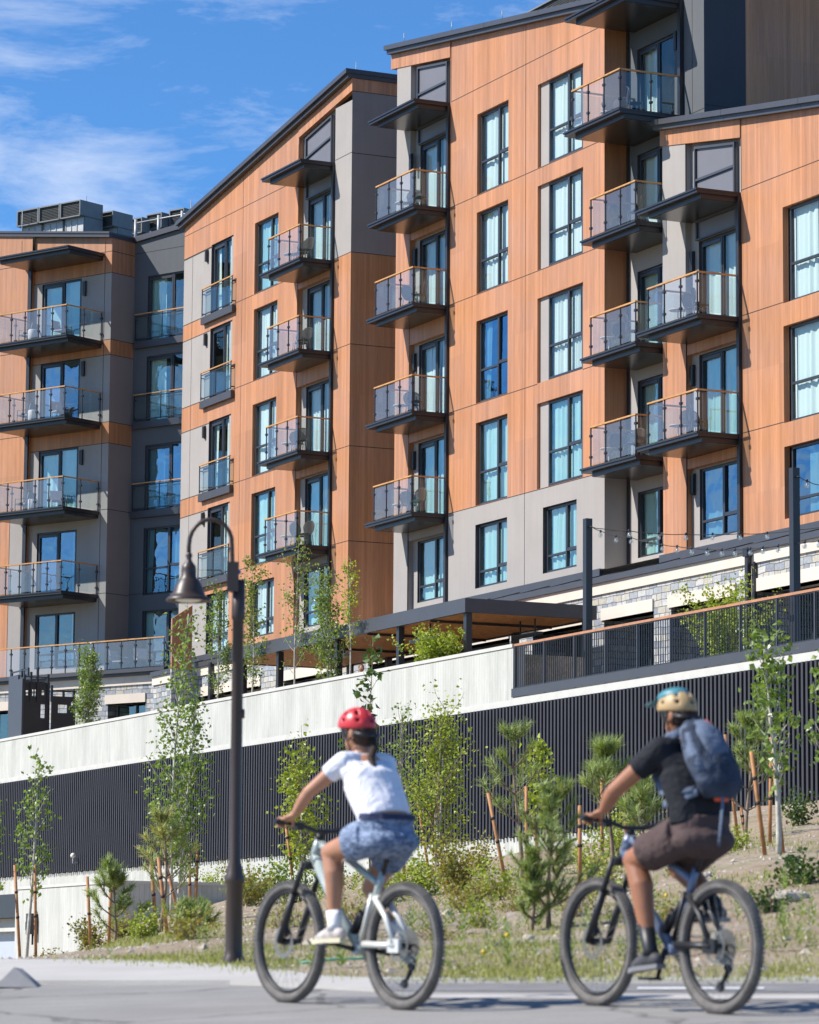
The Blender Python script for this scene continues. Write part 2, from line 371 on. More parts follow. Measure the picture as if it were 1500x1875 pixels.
def window(M, u0, u1, z0, z1, v, kind='quad', mull=0.6, seed=0, curt=(0.0, 1.0), cool=False, cw=None):
    """part window (the frame) with sub-parts pane and curtain, a dark room behind"""
    r = random.Random(seed*13+5)
    f = MB(); t = 0.065
    f.box(u0, u1, v-0.03, v+0.06, z0, z0+t); f.box(u0, u1, v-0.03, v+0.06, z1-t, z1)
    f.box(u0, u0+t, v-0.03, v+0.06, z0+t, z1-t); f.box(u1-t, u1, v-0.03, v+0.06, z0+t, z1-t)
    um = u0+(u1-u0)*mull
    f.box(um-0.04, um+0.04, v-0.035, v+0.055, z0+t, z1-t)
    panes = []
    if kind == 'quad':
        zt = z0+(z1-z0)*(0.40 if z1-z0 > 2.4 else 0.26)
        f.box(u0+t, um-0.04, v-0.03, v+0.05, zt-0.04, zt+0.03)
        f.box(um+0.04, u1-t, v-0.03, v+0.05, zt+0.02, zt+0.12)
        f.box(um+0.04, um+0.09, v-0.04, v+0.05, zt+0.12, z1-t); f.box(u1-t-0.05, u1-t, v-0.04, v+0.05, zt+0.12, z1-t)
        panes = [(u0+t, um-0.04, z0+t, zt-0.04), (u0+t, um-0.04, zt+0.03, z1-t), (um+0.04, u1-t, z0+t, zt+0.02), (um+0.09, u1-t-0.05, zt+0.12, z1-t)]
    else:
        f.box(u0+t, u0+t+0.05, v-0.045, v+0.03, z0+t, z1-t-0.02); f.box(um+0.04, um+0.10, v-0.02, v+0.05, z0+t, z1-t)
        f.box(u0+t+0.05, um-0.04, v-0.045, v+0.03, z1-t-0.12, z1-t-0.02)
        f.box(u1-t-0.06, u1-t, v-0.02, v+0.05, z0+t, z1-t)
        panes = [(u0+t+0.05, um-0.04, z0+t, z1-t-0.12), (um+0.10, u1-t-0.06, z0+t, z1-t)]
    w = add('window', f, M_FRAME, bld, M)
    g = MB()
    for (a, b, c, d) in panes:
        e = [r.uniform(-0.006, 0.006) for _ in range(4)]
        g.face([(a, v+0.02+e[0], c), (b, v+0.02+e[1], c), (b, v+0.02+e[2], d), (a, v+0.02+e[3], d)])
    add('pane', g, M_PANE3 if cool == 3 else (M_PANE2 if cool else M_PANE), w, M)
    c = MB(); W = u1-u0
    spans = cw if cw is not None else r.choice([[(0.0, 1.0)], [(0.0, 1.0)], [(0.02, 0.62), (0.64, 1.0)], [(0.0, 0.93)], [(0.05, 1.0)]])
    for (a, b) in spans:
        n = max(8, int((b-a)*W/0.035)); ph = r.uniform(0, 6); prev = None
        lean = r.uniform(-0.2, 0.2) if len(spans) > 1 else 0; fr = r.uniform(0.55, 1.15)
        for i in range(n+1):
            s_ = a+(b-a)*i/n; uu = (u0-0.28)+(W+0.28)*s_+0.02*math.sin(i*0.37+ph*3); amp = 0.035+0.03*math.sin(i*0.21+ph*2)
            vv = v+0.13+0.7*amp*math.sin(i*fr+ph+1.6*math.sin(i*0.17+ph))
            ul = uu + (lean if i > n*0.5 else 0)
            cur = ((ul, vv, z0+0.03), (uu, v+0.13+0.6*(vv-v-0.13), z1-0.02))
            if prev: c.face([prev[0], cur[0], cur[1], prev[1]], 0, True)
            prev = cur
    add('curtain', c, M_CURT, w, M)
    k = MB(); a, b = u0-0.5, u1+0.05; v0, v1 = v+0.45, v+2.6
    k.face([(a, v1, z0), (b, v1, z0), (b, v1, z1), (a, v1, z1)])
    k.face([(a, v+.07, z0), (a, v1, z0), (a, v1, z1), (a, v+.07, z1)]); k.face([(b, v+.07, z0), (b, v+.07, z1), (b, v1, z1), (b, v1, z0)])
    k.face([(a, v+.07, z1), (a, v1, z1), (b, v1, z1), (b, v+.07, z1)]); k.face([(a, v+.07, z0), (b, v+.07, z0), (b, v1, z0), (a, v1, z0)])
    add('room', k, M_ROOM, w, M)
    return w

def rail(parent, M, path, zt, cols, h=1.2, post_w=0.035, ends=(True, True)):
    """posts, clear panels and timber handrail along a polyline path [(u,v),...]; cols = panels per leg"""
    hb = MB()
    for (p, q) in zip(path[:-1], path[1:]):
        d = Vector((q[0]-p[0], q[1]-p[1])); n = Vector((-d.y, d.x)).normalized()*0.035; e = d.normalized()*0.03
        a = (p[0]-e.x, p[1]-e.y); b = (q[0]+e.x, q[1]+e.y)
        hb.hexa([(a[0]-n.x, a[1]-n.y, zt+h-0.045), (b[0]-n.x, b[1]-n.y, zt+h-0.045), (b[0]+n.x, b[1]+n.y, zt+h-0.045), (a[0]+n.x, a[1]+n.y, zt+h-0.045),
                 (a[0]-n.x, a[1]-n.y, zt+h), (b[0]-n.x, b[1]-n.y, zt+h), (b[0]+n.x, b[1]+n.y, zt+h), (a[0]+n.x, a[1]+n.y, zt+h)])
    add('handrail', hb, M_RAILW, parent, M)
    done = set()
    for li, (p, q) in enumerate(zip(path[:-1], path[1:])):
        n = cols[li]
        for i in range(n+1):
            x = p[0]+(q[0]-p[0])*i/n; y = p[1]+(q[1]-p[1])*i/n
            if (round(x, 2), round(y, 2)) not in done:
                done.add((round(x, 2), round(y, 2)))
                pb = MB(); w2 = post_w/2
                pb.box(x-w2, x+w2, y-w2, y+w2, zt, zt+h-0.046)
                for zz in (0.25, 0.88):
                    pb.box(x-w2-0.035, x+w2+0.035, y-w2-0.02, y+w2+0.02, zt+zz, zt+zz+0.07)
                add('post', pb, M_METAL, parent, M)
            if i < n:
                x2 = p[0]+(q[0]-p[0])*(i+1)/n; y2 = p[1]+(q[1]-p[1])*(i+1)/n
                ex, ey = (x2-x)*0.045, (y2-y)*0.045
                G = MB(); G.face([(x+ex, y+ey, zt+0.06), (x2-ex, y2-ey, zt+0.06), (x2-ex, y2-ey, zt+h-0.09), (x+ex, y+ey, zt+h-0.09)]); add('glass_panel', G, M_BGS if abs(x2-x) < 1e-3 else M_BGL, parent, M)

def slab(M, u0, u1, vo, vi, zt, canopy=False, name='balcony', lu=0.42):
    s = MB()
    s.box(u0, u1, vo, vi, zt-0.055, zt); s.box(u0+0.035, u1-0.01, vo+0.035, vi, zt-0.135, zt-0.055)
    s.box(u0+lu, u1-0.08, vo+0.20, vi, zt-0.275, zt-0.135)
    o = add(name, s, M_METAL, bld, M)
    t = MB(); t.box(u0+lu+0.05, u1-0.13, vo+0.25, vi-0.004, zt-0.283, zt-0.275); add('soffit', t, M_SOFF, o, M)
    return o
def balcony(M, u0, u1, vo, vi, zt, ru0, nf=3, ns=1, h=1.2, back=0.0, leftret=True, lu=0.42):
    o = slab(M, u0, u1, vo, vi, zt, lu=lu)
    vf = vo+0.07; ur = u1-0.07
    path = [(ru0, back-0.04), (ru0, vf), (ur, vf), (ur, back-0.04)] if leftret else [(ru0, vf), (ur, vf), (ur, back-0.04)]
    rail(o, M, path, zt, ([ns] if leftret else [])+[nf, ns], h)
    return o
def wall_lamp(M, u, z, v, h=0.62):
    b = MB(); b.box(u-0.06, u+0.06, v-0.035, v, z-h/2, z+h/2); b.box(u-0.075, u+0.075, v-0.11, v-0.035, z-h/2+0.03, z+h/2-0.03)
    b.box(u-0.02, u+0.02, v-0.115, v-0.11, z-h/2+0.06, z+h/2-0.06)
    add('wall_lamp', b, M_METAL, bld, M)
def infill(M, u0, u1, z0a, z1a, z0b, z1b, v, bar=True):
    """dark framed metal panel of a bay; z0a/z1a at u0, z0b/z1b at u1"""
    p = MB(); p.shear(u0, u1, v+0.02, v+0.08, z0a, z1a, z0b, z1b, 0); t = 0.07
    p.shear(u0, u0+t, v-0.05, v+0.02, z0a, z1a, z0a, z1a, 1); p.shear(u1-t, u1, v-0.05, v+0.02, z0b, z1b, z0b, z1b, 1)
    p.shear(u0+t, u1-t, v-0.05, v+0.02, z1a-t, z1a, z1b-t, z1b, 1); p.shear(u0+t, u1-t, v-0.05, v+0.02, z0a, z0a+0.04, z0b, z0b+0.04, 1)
    if bar:
        a = z0a+(z1a-z0a)*0.47; b = z0b+(z1b-z0b)*0.56
        p.shear(u0+t, u1-t, v-0.04, v+0.02, a-t/2, a+t/2, b-t/2, b+t/2, 1)
    add('infill_panel', p, [M_PANEL, M_METAL2], bld, M)

AM = A.M
OR = lambda u, z: WOOD
wseed = [0]
def ws(): wseed[0] += 1; return wseed[0]

# ---- middle wing (between the two recesses)
r3 = lambda u: 32.13-(u+107)*0.1420
r2 = lambda u: 29.72+(u+126.1)*0.1480
r4 = lambda u: 25.37-(u+88.4)*0.1460
def top_strip(mb, u0, u1, z0, rf, m, v=0.0): mb.face([(u0, v, z0), (u1, v, z0), (u1, v, rf(u1)-0.28), (u0, v, rf(u0)-0.28)], m)
def coping(rf, u0, u1, v1, name='roof_coping'):
    c = MB(); n = max(1, round((u1-u0)/4.2))
    for i in range(n):
        a = u0+(u1-u0)*i/n+ (0.012 if i else 0); b = u0+(u1-u0)*(i+1)/n
        c.shear(a, b, -0.30, v1, rf(a)-0.16, rf(a), rf(b)-0.16, rf(b), 0)
        c.shear(a+0.04 if i == 0 else a, b-(0.04 if i == n-1 else 0), -0.20, v1-0.1, rf(a)-0.30, rf(a)-0.16, rf(b)-0.30, rf(b)-0.16, 0)
    return add(name, c, M_METAL2, bld, AM)
def rods(rf, us, v=0.1):
    for u in us:
        b = MB(); b.tube([(u, v, rf(u)), (u, v, rf(u)+0.42)], 0.012, 5); add('lightning_rod', b, M_STEELG, bld, AM)

def winghole(k, low=(12.75, 14.8)):
    return (L[k+1]+0.02, L[k+1]+2.70) if k < 4 else low
W3 = MB()
holes = []
for k in range(5):
    z0, z1 = winghole(k)
    holes.append((-100.36, -98.13, z0, z1, 0.16, SOF if k == 4 else WOOD))
    holes.append((-96.10, -93.10, z0, z1, 0.16, WOOD) if k < 4 else (-95.70, -93.50, z0, z1, 0.16, SOF))
m3 = lambda u, z: ST if z < L[4] else WOOD
grid(W3, -102.36, -91.74, 12.5, 29.15, holes, m3, cuts_z=(L[4],))
top_strip(W3, -102.36, -91.74, 29.15, r3, WOOD)
# pier left of the bay
grid(W3, -106.5, -105.42, 12.5, 30.7, [], lambda u, z: WOOD if L[4] < z < L[1] else ST, cuts_z=(L[1], L[4]))
top_strip(W3, -106.5, -105.42, 30.7, lambda u: r3(u)-0.42, ST); 
W3.shear(-106.95, -102.36, -0.03, 0.2, r3(-106.95)-0.80, r3(-106.95)-0.30, r3(-102.36)-0.82, r3(-102.36)-0.30, WOOD)
W3.face([(-106.5, 0, 12.5), (-106.5, 9, 12.5), (-106.5, 9, 31.7), (-106.5, 0, 31.7)], ST)
W3.face([(-91.74, 0, 15.4), (-91.74, 0.76, 15.4), (-91.74, 0.76, 29.5), (-91.74, 0, 29.5)], WOOD)
W3.face([(-91.74, 0, 12.5), (-91.74, 0.76, 12.5), (-91.74, 0.76, 15.4), (-91.74, 0, 15.4)], ST)
for zz in L[:5]: jh(W3, -102.3, -91.76, zz) if zz != L[3] else (jh(W3, -102.3, -96.10, zz), jh(W3, -93.1, -91.76, zz))
jv(W3, -96.93, 12.5, r3(-96.93)-0.3); jv(W3, -105.4, 12.5, 15.1); jh(W3, -106.5, -105.42, L[4]); jh(W3, -106.5, -105.42, L[0]); jh(W3, -106.5, -105.42, L[1])
jv(W3, -102.30, 29.15, r3(-102.3)-0.3)
add('wall', W3, WALLM, bld, AM)
coping(r3, -107.0, -91.7, 11.0); rods(r3, (-106.2, -102.5, -98.8))
for k in range(5):
    z0, z1 = winghole(k)
    window(AM, -100.30, -98.15, z0+0.02, z1-0.02, 0.14, 'quad', 0.6, ws(), cool=(3 if k == 2 else k > 1), cw=[(0.0, 0.35), (0.8, 1.0)] if k == 2 else None)
    if k < 4:
        g = MB(); g.box(-96.09, -95.53, 0.10, 0.16, z0, z1, 0); g.box(-93.30, -93.11, 0.10, 0.16, z0, z1, 0); g.box(-95.53, -93.30, 0.12, 0.16, z0, z0+0.05, 0)
        add('wall_infill', g, M_ST, bld, AM); window(AM, -95.53, -93.30, z0+0.05, z1-0.02, 0.13, 'quad', 0.58, ws(), cool=(k > 2))
    else: window(AM, -95.64, -93.52, z0+0.02, z1-0.02, 0.14, 'quad', 0.6, ws(), cool=True)

def bay(uL, uR, dL, dR, ktop, lampside, rf, lowwin, wtop=True):
    """recessed bay: infill panel and canopy on top, doors with balconies, a window at the foot"""
    g = MB(); v = 0.20; hl = []
    for k in range(ktop, 5):
        z0, z1 = winghole(k, lowwin)
        hl.append((dL, dR, z0, z1, 0.12, SOF))
    ztop = L[ktop]
    grid(g, uL, uR, 12.5, ztop, hl, lambda u, z: ST, v=v)
    g.face([(uL, v, ztop), (uR, v, ztop), (uR, v, rf(uR)-0.35), (uL, v, rf(uL)-0.35)], ST)
    lim = {'w3': [(12.5, L[4], ST), (L[4], L[1], WOOD), (L[1], rf(uL)-0.35, ST)], 'w4': [(12.5, L[3], WOOD), (L[3], rf(uL)-0.35, ST)]}.get(lampside, [(12.5, rf(uL)-0.35, WOOD)])
    for a_, b_, m_ in lim: g.face([(uL, 0, a_), (uL, v, a_), (uL, v, b_), (uL, 0, b_)], m_)
    g.face([(uR, 0, 12.5), (uR, 0, rf(uR)-0.35), (uR, v, rf(uR)-0.35), (uR, v, 12.5)], ST)
    for k in range(ktop+1, 5):      # timber spandrel under each slab
        zt = L[k]-0.27; zb = winghole(k, lowwin)[1]+0.04
        g.box(uL+0.002, uR-0.12, 0.02, v-0.003, zb, zt, WOOD if k < 4 or lampside == 'w4' else ST)
    add('wall', g, WALLM, bld, AM)
    p = MB(); p.box(uR-0.13, uR+0.015, -0.10, 0.03, 12.5-(0.25), ztop-0.1); add('steel_post', p, M_METAL, bld, AM)
    # infill panels above and below the canopy
    infill(AM, dL-0.02, dR+0.02, ztop+0.01, rf(dL)-0.90, ztop+0.01, rf(dR)-0.90, 0.10)
    infill(AM, dL-0.02, dR+0.02, winghole(ktop)[1]+0.01, ztop-0.28, winghole(ktop)[1]+0.01, ztop-0.28, 0.14, False)
    for k in range(ktop, 5):
        z0, z1 = winghole(k, lowwin)
        if k < 4: window(AM, dL, dR, z0, z1, v+0.10, 'door', 0.5 if k % 2 else 0.52, ws(), cool=(k > 2))
        else: window(AM, dL+0.03, dR, z0, z1, v+0.08, 'quad', 0.55, ws(), cool=3 if lampside == 'w4' else True, cw=[(0.15, 0.5)] if lampside == 'w4' else None)
# middle wing bay
bay(-105.42, -102.36, -105.05, -102.78, 0, 'w3', r3, (12.75, 14.8))
for k in range(4): wall_lamp(AM, -105.28, L[k+1]+2.15, 0.02 if k == 0 else 0.19)
slab(AM, -105.97, -102.38, -1.34, 0.19, L[0], name='canopy')
for k in range(1, 5): balcony(AM, -105.97, -102.38, -1.34, 0.19, L[k], -105.35)

# ---- second wing (left of it)
W2 = MB(); holes = []
for k in range(5):
    z0, z1 = winghole(k)
    holes.append((-118.85, -116.64, z0, z1, 0.16, WOOD))
    holes.append((-123.10, -120.92, z0-0.1 if k < 4 else 12.52, z1-0.02, 0.14, SOF))
def m2(u, z):
    if u < -120.90:
        if z > 28.15: return WOOD
        if z < 14.75: return ST
        for k in range(4):
            if L[k+1]-0.0 < z < L[k+1]+2.62: return ST
        return WOOD
    if u > -111.8 and L[1] < z: return ST
    return WOOD
cz = [28.15, 14.75]+[L[k+1]+d for k in range(4) for d in (0, 2.62)]
grid(W2, -125.9, -114.85, 12.5, 28.3, holes, m2, cuts_u=(-120.9,), cuts_z=cz)
W2.face([(-125.9, 0, 28.3), (-114.85, 0, 28.3), (-114.85, 0, r2(-114.85)-0.28), (-125.9, 0, r2(-125.9)-0.28)], WOOD)
grid(W2, -111.62, -110.2, 12.5, 31.0, [], lambda u, z: WOOD if z < L[1] else ST, cuts_z=(L[1],))
W2.shear(-114.85, -110.18, -0.02, 0.15, r2(-114.85)-0.74, r2(-114.85)-0.28, r2(-110.18)-0.74, r2(-110.18)-0.28, WOOD)
for z0, z1, m in ((12.0, L[1], WOOD), (L[1], 31.32, 5), (31.32, 31.8, WOOD)):
    W2.face([(-110.2, 0, z0), (-110.2, 9, z0), (-110.2, 9, z1), (-110.2, 0, z1)], m)
for zz in L[1:5]+[29.1]: W2.box(-110.2, -110.196, 0, 9, zz-0.011, zz+0.011, JT)
W2.box(-110.2, -110.196, 0, 9, 31.31, 31.33, JT)
for zz in L[1:5]: jh(W2, -120.9, -114.9, zz)
W2.box(-120.0, -111.7, -0.004, 0.01, 29.09, 29.11, JT) if False else jh(W2, -125.9, -114.9, 29.1)
for zz in L[:5]: jh(W2, -111.6, -110.2, zz)
for zz in cz[2:]+[28.15, 14.75]: jh(W2, -125.9, -123.0, zz, t=0.03)
jv(W2, -120.0, 12.5, r2(-120)-0.3); jv(W2, -125.0, 12.5, 28.15); jv(W2, -114.87, 29.1, 30.4)
W2.face([(-125.9, 0, 12.5), (-125.9, 9, 12.5), (-125.9, 9, 29.4), (-125.9, 0, 29.4)], ST)
add('wall', W2, WALLM+[stucco('shaded_side_stucco', (0.27, 0.235, 0.225))], bld, AM)  # darker copy of the light stucco, shade of the side walls in its colour
M_STSH = bpy.data.materials['shaded_side_stucco']
coping(r2, -126.15, -110.1, 9.5)
bay(-114.85, -111.62, -114.40, -112.12, 0, 'w2', r2, (12.75, 14.8))
for k in range(4): wall_lamp(AM, -111.93, L[k+1]+2.15, 0.19)
slab(AM, -115.2, -111.66, -1.34, 0.19, L[0]-0.06, name='canopy')
for k in range(1, 5): balcony(AM, -115.2, -111.66, -1.34, 0.19, L[k]-0.03, -114.52)
for k in range(5):
    z0, z1 = winghole(k)
    window(AM, -118.80, -116.68, z0+0.02, z1-0.02, 0.14, 'quad', 0.6, ws(), cool=(k in (0, 3)))
    if k < 4:
        window(AM, -123.04, -121.20, z0-0.08, z1-0.04, 0.12, 'door', 0.6, ws(), cw=[(0.6, 1.0)] if k % 2 else [(0.05, 0.3), (0.7, 1.0)])
        g = MB(); g.box(-121.2, -120.93, 0.05, 0.14, z0-0.1, z1-0.02, 0); add('wall_infill', g, M_ST, bld, AM)
    else: window(AM, -123.04, -121.0, 12.54, z1-0.04, 0.12, 'quad', 0.5, ws())
def juliet(M, u0, u1, z, v, nl):
    """shallow guard in front of a full height window: box beam, frame bars, glass and handrail"""
    b = MB(); b.box(u0-0.06, u1+0.02, v-0.16, v, z-0.30, z-0.02); o = add('window_guard', b, M_METAL2, bld, M)
    h = MB(); h.box(u0, u1, v-0.17, v-0.11, z+1.06, z+1.10); add('handrail', h, M_RAILW, o, M)
    f = MB()
    for uu in [u0+0.03]+[u0+(u1-u0)*i/nl for i in range(1, nl)]+[u1-0.03]:
        f.box(uu-0.018, uu+0.018, v-0.155, v-0.125, z+0.02, z+1.06)
    f.box(u0+.03, u1-.03, v-0.15, v-0.13, z+0.96, z+0.99); f.box(u0+.03, u1-.03, v-0.15, v-0.13, z+0.04, z+0.08)
    f.box(u0, u0+0.03, v-0.14, v, z+0.10, z+0.14); f.box(u1-0.03, u1, v-0.14, v, z+0.10, z+0.14)
    f.box(u0, u0+0.03, v-0.14, v, z+0.86, z+0.90); f.box(u1-0.03, u1, v-0.14, v, z+0.86, z+0.90)
    add('guard_frame', f, M_METAL, o, M)
    g = MB(); g.face([(u0+.05, v-0.14, z+0.08), (u1-.05, v-0.14, z+0.08), (u1-.05, v-0.14, z+0.96), (u0+.05, v-0.14, z+0.96)])
    add('glass_panel', g, M_BGS, o, M)
for k in range(4):
    juliet(AM, -123.66, -120.62, L[k+1]+0.10-0.14, 0.0, 2); wall_lamp(AM, -123.45, L[k+1]+2.32, 0.0, 0.5)
p = MB(); p.tube([(-109.6, 1.62, 12), (-109.6, 1.62, 29.9)], 0.06, 8); p.box(-109.75, -109.45, 1.5, 1.74, 27.1, 27.45); add('downspout', p, M_METAL, bld, AM)

# ---- recess and tower between the middle and right wings
TW = MB(); vt = 0.76
holes = [(-91.07, -88.80, *winghole(k, (12.78, 14.75)), 0.12, SOF) for k in range(5)]
grid(TW, -91.74, -87.07, 12.5, 34.5, holes, lambda u, z: STD if z > L[2]+0.0 else ST, v=vt, cuts_z=(L[2],))
TW.face([(-87.07, vt, 12.5), (-87.07, 2.17, 12.5), (-87.07, 2.17, 34.5), (-87.07, vt, 34.5)], 5)
TW.box(-88.4, -87.066, 2.17, 12, 15, 34.5, WOOD)
jh(TW, -88.2, -87.07, L[1], vt); jv(TW, -87.75, 22, 34.5, vt); TW.box(-87.07, -87.066, vt, 2.17, L[1]+0.1, L[1]+0.122, JT)
TW.box(-87.07, -87.062, 2.17, 12, 30.0, 30.02, JT); TW.box(-91.70, -91.55, vt-0.03, vt, 12.5, 29, JT)
add('wall', TW, WALLM+[stucco('navy_stucco', (0.060, 0.068, 0.082))], bld, AM)
p = MB(); p.box(-88.40, -88.24, vt-0.14, vt, L[1]-0.1, L[0]); add('steel_post', p, M_METAL, bld, AM)
for k in range(5):
    z0, z1 = winghole(k, (12.78, 14.75)); window(AM, -91.05, -88.82, z0, z1, vt+0.10, 'door' if k < 4 else 'quad', 0.5, ws(), cw=[(0.0, 0.45)] if k in (0, 4) else [(0.0, 1.0)], cool=(k > 1))
slab(AM, -91.70, -88.25, -1.42, vt, L[0]-0.0, name='canopy')
balcony(AM, -91.75, -88.25, -1.42, vt, L[1]+0.04, -91.24, 3, 2, back=vt); wall_lamp(AM, -88.62, L[1]+2.4, vt)
for k in range(2, 5): balcony(AM, -91.60, -88.22, -0.92, vt, L[k], -91.02, 3, 1, back=vt)

# ---- right wing
W4 = MB(); holes = [(-81.53, -78.30, *winghole(k, (12.78, 14.76)), 0.18, WOOD) for k in range(2, 5)]
grid(W4, -83.75, -72.0, 12.5, L[2]+0.05, holes, OR)
top_strip(W4, -83.75, -72.0, L[2]+0.05, r4, WOOD)
grid(W4, -88.2, -86.87, 12.5, 24.0, [], lambda u, z: WOOD if z < L[3] else ST, cuts_z=(L[3],))
W4.face([(-88.2, 0, 24.0), (-86.87, 0, 24.0), (-86.87, 0, 24.6), (-88.2, 0, 24.75)], ST)
W4.shear(-88.3, -83.75, -0.03, 0.2, r4(-88.3)-0.76, r4(-88.3)-0.28, r4(-83.75)-0.82, r4(-83.75)-0.28, WOOD)
W4.face([(-88.2, 0, 12.5), (-88.2, 9, 12.5), (-88.2, 9, 25.0), (-88.2, 0, 25.0)][::-1], ST)
for zz in (L[2]+0.05, L[3]+0.05, L[4]+0.05): jh(W4, -83.7, -81.55, zz); jh(W4, -78.3, -72, zz)
jh(W4, -81.6, -78.3, L[2]+0.05); jv(W4, -83.72, L[2], r4(-83.7)-0.3); jv(W4, -86.85, L[2], r4(-86.8)-0.3); jv(W4, -86.85, 12.5, L[3])
W4.face([(-72, 0, 12.5), (-72, 9.2, 12.5), (-72, 9.2, r4(-72)-0.26), (-72, 0, r4(-72)-0.26)], WOOD); jh(W4, -72.0, -71.99, L[3])
add('wall', W4, WALLM, bld, AM)
coping(r4, -88.45, -72.0, 9.0)
bay(-86.87, -83.75, -86.45, -84.22, 2, 'w4', r4, (12.76, 14.8))
for k in (2, 3): wall_lamp(AM, -86.72, L[k+1]+2.15, 0.19)
wall_lamp(AM, -86.72, 14.4, 0.19)
slab(AM, -87.25, -83.77, -1.44, 0.19, L[2], name='canopy')
for k in (3, 4): balcony(AM, -87.25, -83.77, -1.44, 0.19, L[k]+0.02, -86.62)
for k in range(2, 5):
    z0, z1 = winghole(k, (12.78, 14.76)); window(AM, -81.36, -78.34, z0+0.02, z1-0.02, 0.16, 'quad', 0.5, ws(), cool=(3 if k > 3 else False), cw=[(0.3, 0.55), (0.9, 1.0)] if k > 3 else None)
p = MB(); p.box(-83.9, -83.74, -0.10, 0.0, 12.0, 12.6); p.box(-85.3, -83.74, -0.12, -0.02, 11.92, 12.0); add('drain_elbow', p, M_METAL, bld, AM)

# ---- left wing, turned the other way
BM = B.M; WB = MB(); rB = lambda u: 29.86-(u+96.45)*0.133
vb = 0.14
gB = lambda u, z: (WOOD if (z > 28.3 or 24.98 < z < 25.6 or 21.43 < z < 22.28) else ST)
holes = []
for k in range(5):
    z0, z1 = winghole(k, (12.63, 14.81))
    holes.append((-100.32, -98.10, z0, z1, 0.12, SOF))
grid(WB, -100.80, -96.45, 10.2, 29.4, holes, gB, v=vb, cuts_z=(28.3, 24.98, 25.6, 21.43, 22.28))
WB.face([(-100.8, vb, 29.4), (-96.45, vb, 29.4), (-96.45, vb, rB(-96.45)-0.14), (-100.8, vb, rB(-100.8)-0.14)], WOOD)
grid(WB, -110, -100.95, 10.2, 29.4, [], lambda u, z: ST if (u > -101.75 and z < 18.6) else WOOD, cuts_u=(-101.75,), cuts_z=(18.6,))
WB.face([(-110, 0, 29.4), (-100.80, 0, 29.4), (-100.80, 0, rB(-100.8)-0.14), (-110, 0, rB(-110)-0.14)], WOOD)
WB.face([(-100.8, 0, 10.2), (-100.8, vb, 10.2), (-100.8, vb, 29.5), (-100.8, 0, 29.5)], WOOD)
for z0, z1, m in ((10.2, 21.43, 5), (21.43, 22.28, WOOD), (22.28, 24.98, 5), (24.98, 25.6, WOOD), (25.6, 28.3, 5), (28.3, 29.75, WOOD)):
    WB.face([(-96.45, vb, z0), (-96.45, 1.6, z0), (-96.45, 1.6, z1), (-96.45, vb, z1)], m)
for zz in (29.17, 28.3, 25.6, 24.98, 22.28, 21.43, 18.78, 15.45):
    WB.box(-96.45, -96.446, vb, 1.6, zz-0.011, zz+0.011, JT); jh(WB, -100.8, -96.45, zz, vb)
for zz in (29.16, 25.56, 22.1, 18.7, 15.4): jh(WB, -110, -100.95, zz)
jv(WB, -96.82, 10.2, 29.6, vb); jv(WB, -101.75, 10.2, 18.6); jv(WB, -101.4, 29.16, 30.2)
# connector back wall
vc = 1.46
holes = [(-95.70, -92.6, *winghole(k, (12.60, 14.8)), 0.12, SOF) for k in range(5)]
grid(WB, -96.45, -88.0, 10.2, 29.5, holes, lambda u, z: STD, v=vc)
WB.face([(-96.45, vc, 29.5), (-88, vc, 29.5), (-88, vc, 30.5), (-96.45, vc, 29.7)], STD)
for zz in (29.25, 18.82, 15.5): jh(WB, -96.45, -88, zz, vc)
add('wall', WB, WALLM+[M_STSH], bld, BM)
p = MB(); p.box(-100.97, -100.79, -0.05, 0.03, 10.2, 29.0); add('steel_post', p, M_METAL, bld, BM)
c = MB()
c.shear(-110, -96.38, -0.12, 9, rB(-110)-0.02, rB(-110)+0.06, rB(-96.38)-0.02, rB(-96.38)+0.06, 0); c.shear(-110, -96.42, -0.08, 9, rB(-110)-0.16, rB(-110)-0.02, rB(-96.42)-0.16, rB(-96.42)-0.02, 0)
c.shear(-96.38, -88, vc-0.12, 12, 29.72, 29.94, 30.5, 30.72, 0); add('roof_coping', c, M_METAL2, bld, BM)
for k in range(5):
    z0, z1 = winghole(k, (12.63, 14.81)); window(BM, -100.30, -98.12, z0, z1, vb+0.08, 'door' if k < 4 else 'quad', 0.5, ws(), cw=[(0.85, 1.0)] if k >= 3 else ([(0.0, 0.45)] if k % 2 else [(0.0, 1.0)]), cool=3 if k in (1, 3) else True)
    z0, z1 = winghole(k, (12.60, 14.8)); window(BM, -95.68, -92.62, z0, z1, vc+0.08, 'door' if k < 3 else 'quad', 0.42, ws(), cw=[(0.0, 0.34)] if k in (0, 1, 2) else [(0.0, 0.2), (0.5, 0.7)], cool=3 if k in (2, 3) else True)
    if k < 3: juliet(BM, -96.25, -91.8, L[k+1]+0.19-0.10, vc, 3)
    if k < 3: wall_lamp(BM, -97.88, L[k+1]+2.25, vb)
slab(BM, -101.25, -96.86, -1.95, vb, L[0], name='canopy')
for k in range(1, 5): balcony(BM, -101.25, -96.86, -1.95, vb, L[k], -100.75, 5, 2, back=vb)
